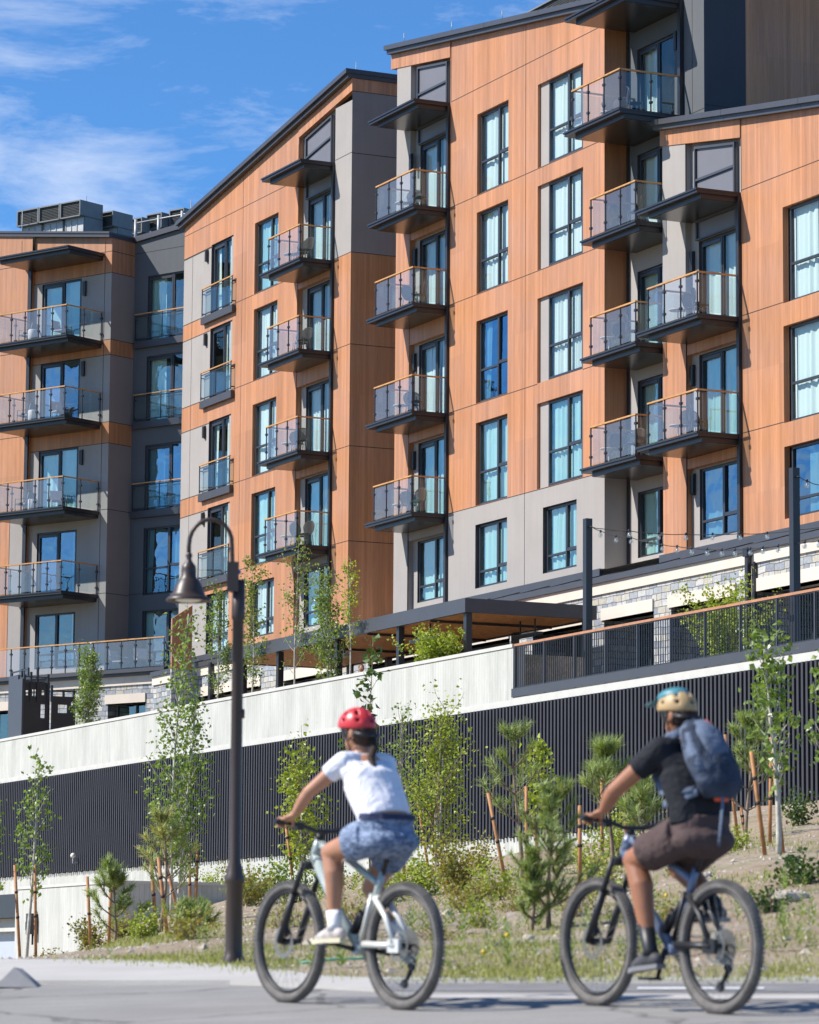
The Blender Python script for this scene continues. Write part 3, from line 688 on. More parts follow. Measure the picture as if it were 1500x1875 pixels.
# closed roofs and backs so that no light leaks in
RF = MB()
RF.face([(-126, 0.1, r2(-126)-0.25), (-110.2, 0.1, r2(-110.2)-0.25), (-110.2, 9.5, r2(-110.2)-0.25), (-126, 9.5, r2(-126)-0.25)])
RF.face([(-106.9, 0.1, r3(-106.9)-0.25), (-91.7, 0.1, r3(-91.7)-0.25), (-91.7, 11, r3(-91.7)-0.25), (-106.9, 11, r3(-106.9)-0.25)])
RF.face([(-88.3, 0.1, r4(-88.3)-0.25), (-72, 0.1, r4(-72)-0.25), (-72, 9, r4(-72)-0.25), (-88.3, 9, r4(-88.3)-0.25)])
RF.box(-126, -72, 9.2, 9.6, 12, 22); RF.box(-91.8, -87, vt, 12, 34.5, 34.7); RF.box(-110.3, -106, 6, 9.5, 12, 29)
add('roof', RF, M_JAMB, bld, AM)
RB = MB(); RB.face([(-110, 0.1, rB(-110)-0.1), (-96.4, 0.1, rB(-96.4)-0.1), (-96.4, 9, rB(-96.4)-0.1), (-110, 9, rB(-110)-0.1)])
RB.face([(-96.4, vc+.05, 29.7), (-88, vc+.05, 30.5), (-88, 12, 30.5), (-96.4, 12, 29.7)]); RB.box(-110, -88, 9, 9.3, 10, 29.6); add('roof', RB, M_JAMB, bld, BM)

# ---- stone podium with its skirt roof, terrace slab of the left wing
PD = MB(); LI, SN = 0, 1
def podium(mb, u0, u1, v, ops, zt=11.59, zb=11.27, ground=7.4, oz=10.51, odeep=0.7):
    mb.box(u0, u1, v-0.06, v+0.4, zb, zt, 0)
    us = sorted([u0, u1]+[x for o in ops for x in o[:2]])
    edges = [u0]+[x for o in ops for x in o[:2]]+[u1]
    for a, b in zip(edges[::2], edges[1::2]): mb.box(a, b, v, v+0.5, ground, oz, 1) if b > a else None
    mb.box(u0, u1, v, v+0.5, oz, zb-0.002, 1)
    for o in ops:
        mb.box(o[0]-0.12, o[1]+0.0, v-0.05, v+0.45, oz, oz+0.345, 0)
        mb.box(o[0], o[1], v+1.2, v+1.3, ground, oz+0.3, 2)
        mb.face([(o[0], v+.5, oz+.1), (o[1], v+.5, oz+.1), (o[1], v+1.2, oz+.1), (o[0], v+1.2, oz+.1)], 0)
        mb.face([(o[0], v, ground), (o[0], v+1.2, ground), (o[0], v+1.2, oz), (o[0], v, oz)], 1); mb.face([(o[1], v, ground), (o[1], v+1.2, ground), (o[1], v+1.2, oz), (o[1], v, oz)], 1)
opsA = [(-118.9, -113.0), (-111, -106.5), (-104, -100), (-98, -94), (-92.5, -89.3), (-88.1, -85.22), (-84.25, -80.74), (-79.72, -75.6)]
podium(PD, -123.3, -72, -2.0, opsA)
PD.box(-72.5, -72.0, -1.5, 9.0, 7.4, 11.9, 1); PD.face([(-126, -0.1, 12.45), (-72, -0.1, 12.45), (-72, 9.2, 12.45), (-126, 9.2, 12.45)], 0)
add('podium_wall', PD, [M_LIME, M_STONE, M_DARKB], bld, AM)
SK = MB()
SK.box(-123.3, -72, -2.14, -1.7, 11.59, 11.76); SK.face([(-123.3, -1.95, 11.76), (-72, -1.95, 11.76), (-72, -0.12, 12.28), (-123.3, -0.12, 12.28)])
SK.box(-126, -91.8, -0.14, 0.0, 12.2, 12.5); SK.box(-88.2, -72, -0.14, 0.0, 12.2, 12.5)
for i in range(26): u = -123+i*2.0; SK.hexa([(u-.012, -1.95, 11.76), (u+.012, -1.95, 11.76), (u+.012, -.12, 12.28), (u-.012, -.12, 12.28), (u-.012, -1.95, 11.79), (u+.012, -1.95, 11.79), (u+.012, -.12, 12.31), (u-.012, -.12, 12.31)])
add('skirt_roof', SK, M_METAL2, bld, AM)
for (a, b) in opsA[4:]:
    f = MB(); n = 4
    for i in range(n+1): u = a+(b-a)*i/n; f.box(u-.035, u+.035, -0.9, -0.82, 7.5, 10.5)
    f.box(a, b, -0.9, -0.82, 9.6, 9.67); f.box(a, b, -0.9, -0.82, 10.38, 10.5)
    w = add('window', f, M_FRAME, bld, AM); g = MB(); g.face([(a, -0.85, 7.5), (b, -0.85, 7.5), (b, -0.85, 10.4), (a, -0.85, 10.4)]); add('pane', g, M_PANE2, w, AM)
d = MB(); d.box(-79.98, -79.84, -2.2, -2.08, 7.6, 11.65); d.box(-80.02, -79.80, -2.24, -2.04, 11.45, 11.68); d.box(-79.72, -79.66, -2.1, -2.02, 7.6, 11.3); add('downspout', d, M_METAL, bld, AM)
d = MB(); d.box(-117.4, -117.2, -2.2, -2.08, 7.6, 11.65); add('downspout', d, M_METAL, bld, AM)
TB = MB(); TB.box(-112, -91.12, -2.15, 0.0, 11.97, 12.10); TB.box(-112, -91.2, -2.0, 0.0, 11.865, 11.97); TB.box(-112, -91.1, -2.05, 0.1, 12.10, 12.13)
tb = add('terrace_slab', TB, M_METAL2, bld, BM)
rail(tb, BM, [(-111.4, -2.0), (-91.25, -2.0)], 12.10, [27], 1.17)
PB = MB(); podium(PB, -112, -91.3, -1.8, [(-102.6, -99.2), (-94.35, -92.35)], 11.86, 11.52, 6.5, 10.84)
PB.box(-91.3, -91.0, -1.9, 3, 6.5, 11.85, 1); add('podium_wall', PB, [M_LIME, M_STONE, M_DARKB], bld, BM)
for a, b in ((-94.35, -92.35), (-102.6, -99.2)):
    f = MB()
    for u in (a, (a+b)/2, b): f.box(u-.04, u+.04, -1.25, -1.17, 8.5, 10.8)
    w = add('window', f, M_FRAME, bld, BM); g = MB(); g.face([(a, -1.2, 8.5), (b, -1.2, 8.5), (b, -1.2, 10.8), (a, -1.2, 10.8)]); add('pane', g, M_PANE2, w, BM)
fu = A.uz(318, 1132, -3.0)[0]; FN = MB()
FN.hexa([(fu-.1, -3.05, 11.5), (fu, -3.05, 11.5), (fu, -2.27, 11.5), (fu-.1, -2.27, 11.5), (fu-.1, -3.05, 13.34), (fu, -3.05, 13.34), (fu, -2.27, 13.86), (fu-.1, -2.27, 13.86)])
FN.box(fu-.12, fu, -3.05, -2.0, 8.5, 11.5, 1); add('privacy_fin', FN, [M_WOOD, M_STONE], bld, AM)
# ------------------------------------------------------------------ ground
def P(x, y, D): d = ray(x, y); return d*(D/d.y)
def interp(t, tab):
    if t <= tab[0][0]: return tab[0][1]
    for (a, va), (b, vb) in zip(tab[:-1], tab[1:]):
        if t <= b:
            f = (t-a)/(b-a); f = f*f*(3-2*f) if False else f
            return va+(vb-va)*f
    return tab[-1][1]
SX = lambda px: (px-750)/FPX
K_TAB = [(SX(p), k) for p, k in ((-600, 0.0), (0, 0.0), (70, 0.003), (150, 0.010), (250, 0.019), (400, 0.0285), (550, 0.034), (700, 0.0425), (1000, 0.050), (1400, 0.069), (1500, 0.0715), (2200, 0.08))]
def road_z(X, Y): return -1.3475+0.035*max(-9, min(9, X))+0.06*Y
def hitY(px, py, off):       # distance at which the sloping road plane lies under a line of sight
    d = ray(px, py); return (-1.3475+off)/(d.z-0.035*d.x-0.06*d.y)*d.y
YE_TAB = [(SX(-900), 29.5)]+[(SX(p), hitY(p, y, 0.03)) for p, y in ((0, 1757), (200, 1757), (320, 1760), (430, 1766), (520, 1776), (600, 1787), (700, 1790), (1100, 1790), (1500, 1790))]+[(SX(2600), 20.4)]
def terr_z(X, Y):
    t = X/max(Y, 1); ye = interp(t, YE_TAB); k = interp(t, K_TAB)
    z0 = road_z(t*ye, ye)+0.035
    if Y <= ye: return road_z(X, Y)+0.035
    d = Y-ye; n = noise.noise(Vector((X*0.35, Y*0.12, 1.3)))*0.25*min(1, d/14)
    fine = noise.noise(Vector((X*1.6, Y*0.7, 4.0)))*0.05*min(1, d/3)
    return z0+k*d+n*min(1, k/0.02)*0.6+fine + 0.10*min(1, d/2.5)*min(1, k/0.03)
def ground_hit(x, y):
    d = ray(x, y); D = 24.0; last = 24.0
    while D < 120:
        p = d*(D/d.y)
        if p.z <= terr_z(p.x, p.y): return Vector((p.x, p.y, terr_z(p.x, p.y)))
        D += 0.25
    p = d*(60/d.y); return Vector((p.x, p.y, terr_z(p.x, p.y)))
def soil():
    m, nt, out = newmat('gravel_soil'); c = nt.coord('Object')
    n = nt.noise(c, 0.5, 5, 0.6); n2 = nt.noise(c, 14, 5, 0.7); n3 = nt.noise(c, 70, 3, 0.6)
    b = nt.mix(nt.ramp(n, [(0.35, 0.0), (0.65, 1.0)]), (0.47, 0.355, 0.245), (0.54, 0.45, 0.34))
    b = nt.mix(1.0, b, nt.ramp(n2, [(0.3, 0.62), (0.7, 1.25)]), 'MULTIPLY')
    b = nt.mix(nt.ramp(n3, [(0.6, 0.0), (0.7, 0.6)]), b, (0.66, 0.61, 0.53))
    gn = nt.ramp(nt.noise(c, 0.9, 5, 0.7), [(0.52, 0.0), (0.62, 0.75)])
    b = nt.mix(nt.math('MULTIPLY', gn, nt.ramp(n2, [(0.4, 0.2), (0.6, 1.0)])), b, (0.20, 0.24, 0.07))
    principled(nt, out, b, 0.95, 0, nt.bump(nt.math('ADD', n2, n3), 0.9, 0.05), 0.1); return m
def asphalt():
    m, nt, out = newmat('asphalt'); c = nt.coord('Object')
    n = nt.noise(c, 1.1, 4, 0.6); n2 = nt.noise(c, 160, 3, 0.7)
    b = nt.mix(1.0, (0.295, 0.283, 0.266), nt.ramp(n, [(0.3, 0.9), (0.7, 1.08)]), 'MULTIPLY'); b = nt.mix(1.0, b, nt.ramp(n2, [(0.3, 0.72), (0.7, 1.28)]), 'MULTIPLY')
    ln = nt.noise(nt.coord('Object', scale=(0.25, 3.0, 1)), 1.3, 4); b = nt.mix(1.0, b, nt.ramp(ln, [(0.35, 0.93), (0.6, 1.03)]), 'MULTIPLY')
    vo = nt.add('ShaderNodeTexVoronoi'); vo.feature = 'DISTANCE_TO_EDGE'; vo.inputs['Scale'].default_value = 0.45; wob = nt.add('ShaderNodeTexNoise'); wob.inputs['Scale'].default_value = 1.8; wob.inputs['Detail'].default_value = 6; nt.lk(c, wob.inputs['Vector'])
    vm = nt.add('ShaderNodeVectorMath', operation='MULTIPLY_ADD'); nt.lk(wob.outputs['Color'], vm.inputs[0]); vm.inputs[1].default_value = (0.7, 0.7, 0); nt.lk(c, vm.inputs[2]); nt.lk(vm.outputs[0], vo.inputs['Vector'])
    b = nt.mix(nt.math('MULTIPLY', nt.math('LESS_THAN', vo.outputs['Distance'], 0.012), 0.55), b, (0.07, 0.068, 0.065))
    principled(nt, out, b, 0.9, 0, nt.bump(n2, 0.5, 0.01), 0.2); return m
M_SOIL = soil(); M_ASPH = asphalt(); M_ASPD = simple('dark_asphalt', (0.20, 0.195, 0.195), 0.9, 0, 0.15, 3, 0.4, 120)
M_WALK = simple('pavement_concrete', (0.44, 0.42, 0.385), 0.9, 0, 0.07, 1.5, 0.3, 60); M_PAINT = simple('road_paint', (0.7, 0.7, 0.68), 0.7, 0, 0.15, 9)
tb_ = MB(); NT_, NY = 220, 170
ts = [-0.50+1.0*i/NT_ for i in range(NT_+1)]
def ybeyond(j): f = j/NY; return f
for j in range(NY+1):
    for i in range(NT_+1):
        t = ts[i]; ye = interp(t, YE_TAB); f = j/NY; Y = ye+(150-ye)*(f**1.7)
        tb_.v.append((t*Y, Y, terr_z(t*Y, Y)))
for j in range(NY):
    for i in range(NT_):
        a = j*(NT_+1)+i; tb_.f.append((a, a+1, a+NT_+2, a+NT_+1)); tb_.m.append(0); tb_.sm.append(True)
tag(add('terrain', tb_, M_SOIL), kind='structure')
rb = MB(); xs = [-400, -60, -9, 9, 60, 400]; ys = [-200, 0, 60]
rb2 = MB()
for i in range(len(xs)-1):
    for (y0, y1) in ((-60, 0), (0, 10), (10, 19)):
        x0, x1 = xs[i], xs[i+1]; rb2.face([(x0, y0, road_z(x0, y0)), (x1, y0, road_z(x1, y0)), (x1, y1, road_z(x1, y1)), (x0, y1, road_z(x0, y1))])
tl = [-0.5+i*0.02 for i in range(51)]
for a, b in zip(tl[:-1], tl[1:]):
    ya, yb = interp(a, YE_TAB)+0.04, interp(b, YE_TAB)+0.04
    q = [(a*19, 19), (b*19, 19), (b*yb, yb), (a*ya, ya)]; rb2.face([(x, y, road_z(x, y)) for x, y in q])
for x0, x1, sg in ((-400, -9.5, 1), (9.5, 400, 1)): rb2.face([(x0, 19, road_z(x0, 19)), (x1, 19, road_z(x1, 19)), (x1, 20.4, road_z(x1, 20.4)-0.02), (x0, 20.4, road_z(x0, 20.4)-0.02)])
tag(add('road', rb2, M_ASPH), kind='structure')
fb = MB(); fb.face([(-2500, -2500, -6), (2500, -2500, -6), (2500, 2500, -6), (-2500, 2500, -6)]); tag(add('ground', fb, simple('far_woodland_floor', (0.06, 0.075, 0.035), 0.95)), kind='structure')
def strip(name, mat_, pts_front, pts_back, dz, dz_b=None, kind='structure', thick=0.0, fdz=None):
    s = MB(); F = [Vector((x, y, road_z(x, y)+(fdz[i] if fdz else dz))) for i, (x, y) in enumerate(pts_front)]; K = [Vector((x, y, road_z(x, y)+(dz if dz_b is None else dz_b))) for x, y in pts_back]
    for a in range(len(F)-1):
        s.face([F[a], F[a+1], K[a+1], K[a]])
        if thick: s.face([F[a]-Vector((0, 0, thick)), F[a+1]-Vector((0, 0, thick)), F[a+1], F[a]])
    if thick: s.face([F[-1]-Vector((0, 0, thick)), K[-1]-Vector((0, 0, thick)), K[-1], F[-1]])
    return tag(add(name, s, mat_), kind=kind)
def rowY(pxs, fn): return [(SX(p)*fn(p), fn(p)) for p in pxs]
pxs = [-900, -300, 0, 100, 200, 320, 430, 480, 520, 560, 600, 640, 700]
fy = {-900: 1803, -300: 1803}
strip('pavement', M_WALK, rowY(pxs, lambda p: hitY(max(0, p), 1803 if p < 440 else 1803+(p-440)*0.05, 0.0)), rowY(pxs, lambda p: interp(SX(p), YE_TAB)+0.06), 0.03, 0.034, thick=0.03, fdz=[0.03]*7+[0.03, 0.028, 0.025, 0.02, 0.015, 0.010])
pr = [690, 800, 900, 1100, 1300, 1500, 2200]
strip('kerb', M_WALK, rowY(pr, lambda p: interp(SX(p), YE_TAB)-0.17), rowY(pr, lambda p: interp(SX(p), YE_TAB)+0.03), 0.03, 0.03, thick=0.03)
strip('path', M_ASPD, rowY(pr, lambda p: hitY(p, 1812+p*0.004, 0.0)), rowY(pr, lambda p: interp(SX(p), YE_TAB)-0.17), 0.004)
pm_ = [1170, 1290, 1400]
strip('road_marking', M_PAINT, rowY(pm_, lambda p: hitY(p, 1813.5, 0.0)), rowY(pm_, lambda p: hitY(p, 1810.5, 0.0)), 0.009)
pg_ = [760, 900, 1200, 1500, 2200]
strip('gutter', simple('worn_concrete', (0.43, 0.41, 0.385), 0.9, 0, 0.1, 2), rowY(pg_, lambda p: hitY(p, 1828+p*0.002, 0.0)), rowY(pg_, lambda p: hitY(p, 1820+p*0.002, 0.0)), 0.005)
w = MB(); c = P(34, 1800, hitY(34, 1808, 0.0)); gz = road_z(c.x, c.y)
w.v += [(c.x-.15, c.y-.12, gz), (c.x+.14, c.y-.10, gz), (c.x+.16, c.y+.12, gz), (c.x-.17, c.y+.10, gz), (c.x-.03, c.y-.02, gz+0.135), (c.x+.02, c.y+0.03, gz+0.125)]
for f in ((0, 1, 4), (1, 2, 5, 4), (2, 3, 5), (3, 0, 4, 5)): w.f.append(f); w.m.append(0); w.sm.append(False)
tag(add('stone', w, simple('grey_stone', (0.30, 0.29, 0.28), 0.9, 0, 0.1, 6)), 'grey wedge shaped stone lying at the edge of the road', 'stone')

# ------------------------------------------------------------------ retaining wall, slat screen, guard rail
RM = RT.M
rw = empty('retaining_wall', RM @ Matrix.Translation((-95, 0, 2)), 'long pale board formed concrete retaining wall above the planted bank', 'wall')
m = MB(); UE = -81.27
m.box(-140, UE, 0.0, 0.35, 7.34, 8.86); m.box(UE, -58, 0.0, 0.35, 7.34, 7.56); m.box(-140, -58, 0.02, 0.3, 1.0, 4.02)
add('concrete_face', m, M_CONC, rw, RM)
m = MB()
for k in range(12): m.box(-140.0+k*7.3, -139.99+k*7.3, -0.003, 0.02, 7.5, 8.86) if -139.9+k*7.3 < UE else None
add('joint', m, M_STEELG, rw, RM)
m = MB(); m.box(-140, UE, -0.03, 0.40, 8.86, 8.95); add('coping', m, M_CONCS, rw, RM)
m = MB(); m.box(-140, UE, -0.012, 0.0, 7.34, 7.50); m.box(-140, -81.3, -0.008, 0, 8.70, 8.862) if False else None
m.box(UE, -58, -0.012, 0.0, 7.34, 7.55); add('smooth_band', m, M_CONCS, rw, RM)
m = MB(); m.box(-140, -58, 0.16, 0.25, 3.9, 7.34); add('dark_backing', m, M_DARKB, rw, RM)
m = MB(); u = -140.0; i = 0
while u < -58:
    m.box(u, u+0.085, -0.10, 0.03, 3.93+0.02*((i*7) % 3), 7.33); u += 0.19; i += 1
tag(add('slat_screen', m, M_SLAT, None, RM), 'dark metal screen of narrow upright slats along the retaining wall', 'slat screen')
rl = empty('guard_rail', RM @ Matrix.Translation((-75, 0, 7.55)), 'black metal guard rail with upright bars and timber handrail above the concrete band', 'railing')
m = MB(); m.box(UE-0.02, -58, -0.04, -0.013, 7.56, 7.78); add('kick_plate', m, M_METAL2, rl, RM)
m = MB(); m.box(UE, -58, 0.02, 0.11, 8.885, 8.945); add('handrail', m, simple('cedar_handrail', (0.42, 0.20, 0.10), 0.5, 0, 0.15, 5), rl, RM)
m = MB(); u = UE+0.05
while u < -58: m.box(u-0.009, u+0.009, 0.052, 0.070, 7.82, 8.885); u += 0.115
m.box(UE, -58, 0.04, 0.08, 7.80, 7.825); m.box(UE, -58, 0.04, 0.08, 8.86, 8.884)
add('balusters', m, M_METAL, rl, RM)
u = UE+0.03
while u < -58: m = MB(); m.box(u-0.02, u+0.02, 0.03, 0.095, 7.56, 8.884); add('post', m, M_METAL2, rl, RM); u += 1.62
m = MB(); m.box(-140, -58, 0.36, 6.3, 1.0, 7.66); tag(add('terrace_paving', m, M_WALK, None, RM), kind='structure')
m = MB(); m.box(-140, UE-0.2, 0.36, 2.2, 7.67, 8.72); tag(add('planting_bed', m, M_SOIL, None, RM), kind='structure')
# lower wall at the foot of the bank
lv = -7.0; u1, zt = RT.uz(205, 1612, lv); u0, _ = RT.uz(29, 1620, lv)
lw = empty('low_wall', RM @ Matrix.Translation((u0, lv, 0)), 'lower board formed concrete wall with a sunlit face and shaded return', 'wall')
m = MB(); m.box(u0, u1, lv, lv+0.3, -1.5, zt-0.08); m.box(u1-0.3, u1, lv+0.3, -0.12, -1.5, zt-0.08); add('concrete_face', m, M_CONC, lw, RM)
m = MB(); m.box(u0, u1+0.03, lv-0.03, lv+0.33, zt-0.08, zt); m.box(u1-0.33, u1+0.03, lv+0.33, -0.12, zt-0.08, zt); add('coping', m, M_CONCS, lw, RM)
gu0 = u0-6
m = MB(); m.box(gu0, u0, lv+1.2, lv+1.3, -1.5, zt-1.25); o = tag(add('garage_door', m, simple('pale_blue_steel', (0.42, 0.46, 0.52), 0.5, 0, 0.04), None, RM), 'pale grey steel garage door at the left edge of the bank', 'garage door')
m = MB(); m.box(gu0, u0-0.01, lv+0.6, lv+1.1, zt-0.85, zt-0.15); m.box(gu0, u0-0.01, lv+0.9, lv+1.18, zt-1.25, zt-0.86, 1); add('opening_and_lintel', m, [M_METAL, M_CONCS], lw, RM)  # dark box stands in for the shaded opening, concrete strip below it
def fixture(px, py, v, label, wh=(0.35, 0.6)):
    u, z = RT.uz(px, py, v); o = empty('wall_box', RM @ Matrix.Translation((u, v, z)), label, 'electrical box')
    m = MB(); m.box(u-wh[0]/2, u+wh[0]/2, v-0.25, v, z-wh[1]/2, z+wh[1]/2); m.box(u-wh[0]*0.3, u+wh[0]*0.3, v-0.29, v-0.25, z-wh[1]*0.3, z+wh[1]*0.1); add('housing', m, M_METAL, o, RM)
    m = MB(); m.box(u-wh[0]*0.9, u-wh[0]*0.5, v-0.2, v-0.02, z-0.15, z+0.12); add('junction_box', m, simple('red_plastic', (0.35, 0.05, 0.04), 0.5) if 'red' in label else M_STEELG, o, RM)
    m = MB(); m.tube([(u, v-0.1, z-wh[1]/2), (u, v-0.1, z-wh[1]/2-0.3)], 0.03, 6); add('conduit', m, M_METAL, o, RM)
fixture(66, 1692, lv, 'black electrical box with a red cover on the lower concrete wall')
u, z = RT.uz(143, 1567, -0.1); o = empty('camera', RM @ Matrix.Translation((u, -0.1, z)), 'small white dome camera on the slat screen', 'security camera')
m = MB(); m.ball((u, -0.28, z), 0.09, 10, 8); add('dome', m, M_WHITEP, o, RM); m = MB(); m.box(u-0.03, u+0.03, -0.3, -0.1, z-0.26, z-0.2); m.box(u-0.03, u+0.03, -0.3, -0.26, z-0.22, z-0.07); add('bracket', m, M_STEELG, o, RM)

# stair enclosure behind the wall at the left
se = empty('stair_enclosure', RM @ Matrix.Translation((-119, 0.6, 7.7)), 'dark perforated metal stair enclosure behind the retaining wall', 'enclosure')
m = MB(); m.box(-122.75, -121.7, 0.52, 0.58, 7.6, 11.3); m.box(-121.66, -120.95, 0.42, 0.48, 7.6, 11.1); add('front_panel', m, M_METAL2, se, RM)
m = MB()
def perf(mb, u, v0, v1, z0, z1, wins):
    vs = sorted([v0, v1]+[w_[k] for w_ in wins for k in (0, 1)]); zs = sorted([z0, z1]+[w_[k] for w_ in wins for k in (2, 3)])
    for a in range(len(vs)-1):
        for b in range(len(zs)-1):
            vc_, zc = (vs[a]+vs[a+1])/2, (zs[b]+zs[b+1])/2
            if vs[a+1]-vs[a] < 1e-6 or zs[b+1]-zs[b] < 1e-6: continue
            if any(w_[0] < vc_ < w_[1] and w_[2] < zc < w_[3] for w_ in wins): continue
            mb.box(u-0.05, u, vs[a], vs[a+1], zs[b], zs[b+1])
perf(m, -120.95, 0.48, 1.48, 7.6, 11.0, [(0.56, 0.66, 10.5, 10.68), (0.80, 0.86, 10.48, 10.72), (0.90, 0.95, 10.48, 10.72), (1.17, 1.27, 10.52, 10.7), (1.14, 1.30, 9.7, 10.2)])
perf(m, -120.80, 1.5, 2.42, 7.6, 10.5, [(1.75, 2.10, 9.9, 10.2), (2.25, 2.33, 10.2, 10.3)])
add('side_panel', m, M_METAL, se, RM)
m = MB()
for v, h in ((0.5, 11.25), (0.75, 11.35), (1.0, 11.48), (1.4, 11.3), (1.55, 10.9), (2.0, 10.75), (2.40, 10.8)): m.box(-121.0, -120.90, v-.035, v+.035, 10.3, h)
m.box(-120.97, -120.93, 0.5, 1.45, 11.15, 11.19); m.box(-120.86, -120.78, 1.5, 2.45, 10.66, 10.72); add('side_frame', m, M_METAL, se, RM); m = MB()
for u in (-122.7, -121.6, -120.9): m.box(u-.03, u+.03, 0.6, 0.66, 11.2, 11.5)
m.box(-122.75, -120.95, 0.6, 0.64, 11.42, 11.47); add('frame', m, M_METAL, se, RM)

# ------------------------------------------------------------------ pergola
pg = empty('pergola', RM @ Matrix.Translation((-90, 3.4, 7.66)), 'slate metal pergola with a slatted timber ceiling over the terrace', 'pergola')
pu0, pu1, pv0, pv1, pzt, pzb = -104.5, -86.72, 1.3, 5.42, 10.75, 10.36
m = MB(); m.box(pu0, pu1, pv0, pv0+0.12, pzb, pzt); m.box(pu0, pu1, pv1-0.12, pv1, pzb, pzt); m.box(pu1-0.12, pu1-0.002, pv0+0.12, pv1-0.12, pzb+.002, pzt-.002); m.box(pu0+.002, pu0+0.12, pv0+0.12, pv1-0.12, pzb+.002, pzt-.002)
add('frame', m, M_METAL2, pg, RM)
m = MB(); vv = pv0+0.16
while vv < pv1-0.16: m.box(pu0+0.12, pu1-0.12, vv, vv+0.065, pzb+0.03, pzb+0.13); vv += 0.10
add('ceiling_slats', m, simple('cedar_slats', (0.55, 0.25, 0.08), 0.6, 0, 0.3, 5), pg, RM)
for u in (-102.9, -100.0, -95.6, -91.3, -86.95):
    for v in (1.5, 5.2):
        m = MB(); m.box(u-0.09, u+0.09, v-0.09, v+0.09, 7.66, pzb+.01); add('post', m, M_METAL, pg, RM)
for u in (-98, -93.4, -89.2):
    m = MB(); m.box(u-0.03, u+0.03, pv0+.13, pv1-.13, pzb-0.05, pzb+0.02); add('beam', m, M_METAL, pg, RM)
for n_, (u, v) in enumerate(((-90.6, 1.9), (-96.5, 1.9), (-88.0, 3.9))):
    ht = empty('heater', RM @ Matrix.Translation((u, v, 9.9)), ['slim infrared heater hanging near the front of the pergola beside the green shrub', 'slim infrared heater hanging from the pergola left of the shrub behind birches', 'slim dark infrared heater hanging under the right end of the pergola'][n_], 'patio heater', 'heaters hanging in the pergola')
    m = MB(); m.box(u-0.75, u+0.75, v-0.1, v+0.1, 9.93, 10.0); m.box(u-0.7, u+0.7, v-0.06, v+0.06, 9.9, 9.93); add('body', m, M_STEELG if n_ < 2 else M_METAL, ht, RM)
    for du in (-0.45, 0.45): m = MB(); m.box(u+du-.02, u+du+.02, v-.02, v+.02, 10.0, pzb+0.05); add('rod', m, M_METAL, ht, RM)

# ------------------------------------------------------------------ light poles and festoon strings
poles = []
for n_, u in enumerate((-78.36, -68.42)):
    o = empty('light_pole', RM @ Matrix.Translation((u, 0.62, 7.66)), ['slim square dark pole behind the guard rail in front of the stone wall', 'taller looking square dark pole near the right edge of the terrace'][n_], 'pole', 'poles holding the festoon lights')
    m = MB(); m.box(u-0.09, u+0.09, 0.53, 0.71, 7.66, 11.92); add('shaft', m, M_METAL, o, RM); m = MB(); m.box(u-0.2, u+0.2, 0.42, 0.82, 7.66, 7.69); add('base_plate', m, M_METAL, o, RM)
    m = MB(); m.tube([(u+0.09, 0.62, 11.7), (u+0.2, 0.62, 11.7)], 0.015, 6); add('hook', m, M_METAL, o, RM)
M_BULB = thin_glass('bulb_glass', (0.93, 0.92, 0.9), 2.2, 0.05, base=0.15); M_BULBC = simple('bulb_core', (0.8, 0.76, 0.68), 0.4); M_CABLE = simple('black_cable', (0.015, 0.015, 0.017), 0.6)
def festoon(pts, bulbs, label):
    W = []
    for (x, y, v) in pts: u, z = RT.uz(x, y, v); W.append(Vector((u, v, z)))
    o = empty('festoon_light', RM @ Matrix.Translation(W[0]), label, 'string lights', 'festoon strings over the terrace')
    m = MB(); dense = []
    for i in range(len(W)-1):
        for k in range(6): dense.append(W[i].lerp(W[i+1], k/6)+Vector((0, 0, -0.02*math.sin(math.pi*k/6))))
    dense.append(W[-1]); m.tube(dense, 0.011, 5); add('cable', m, M_CABLE, o, RM)
    for (x, y, v) in bulbs:
        u, z = RT.uz(x, y, v); b = MB(); b.tube([(u, v, z+0.09), (u, v, z+0.03)], 0.028, 8); s = add('bulb_socket', b, M_CABLE, o, RM)
        b = MB(); b.lathe([(0.012, 0.035), (0.03, 0.02), (0.052, -0.03), (0.055, -0.06), (0.04, -0.09), (0.0, -0.105)], 0, 0, 12)
        b.v = [(p[0]+u, p[1]+v, p[2]+z) for p in b.v]; add('bulb', b, M_BULB, s, RM)
        b = MB(); b.ball((u, v, z-0.04), (0.02, 0.02, 0.035), 6, 5); add('filament', b, M_BULBC, s, RM)
s1 = [(1083, 964, .62), (1101, 968, .8), (1152, 972, 1.3), (1206, 977, 1.9), (1256, 978, 2.4), (1305, 978, 2.9), (1355, 977, 3.4), (1405, 976, 3.9), (1455, 970, 4.3), (1510, 964, 4.8)]
festoon(s1, [(x, y+4, v) for x, y, v in s1[2:9]], 'upper nearly level string of clear bulbs running right from the left pole')
s2 = [(1083, 964, .62), (1100, 972, .62), (1128, 981, .62), (1156, 984, .62), (1186, 992, .62), (1213, 997, .62), (1240, 1000, .62), (1267, 1003, .62), (1295, 1005, .62), (1322, 1006, .62), (1346, 1006, .62), (1374, 1004, .62), (1397, 1002, .62), (1425, 999, .62), (1450, 995, .62), (1474, 992, .62), (1500, 990, .62), (1530, 985, .62)]
festoon(s2, [(x, y+5, v) for x, y, v in s2[1:17]], 'lower sagging string of clear bulbs across the face of the stone wall')
s3 = [(1463, 872, .62), (1478, 880, 1.2), (1500, 888, 2.0), (1530, 893, 3)]
festoon(s3, [(1478, 885, 1.2)], 'short string of bulbs leaving the top of the right pole')

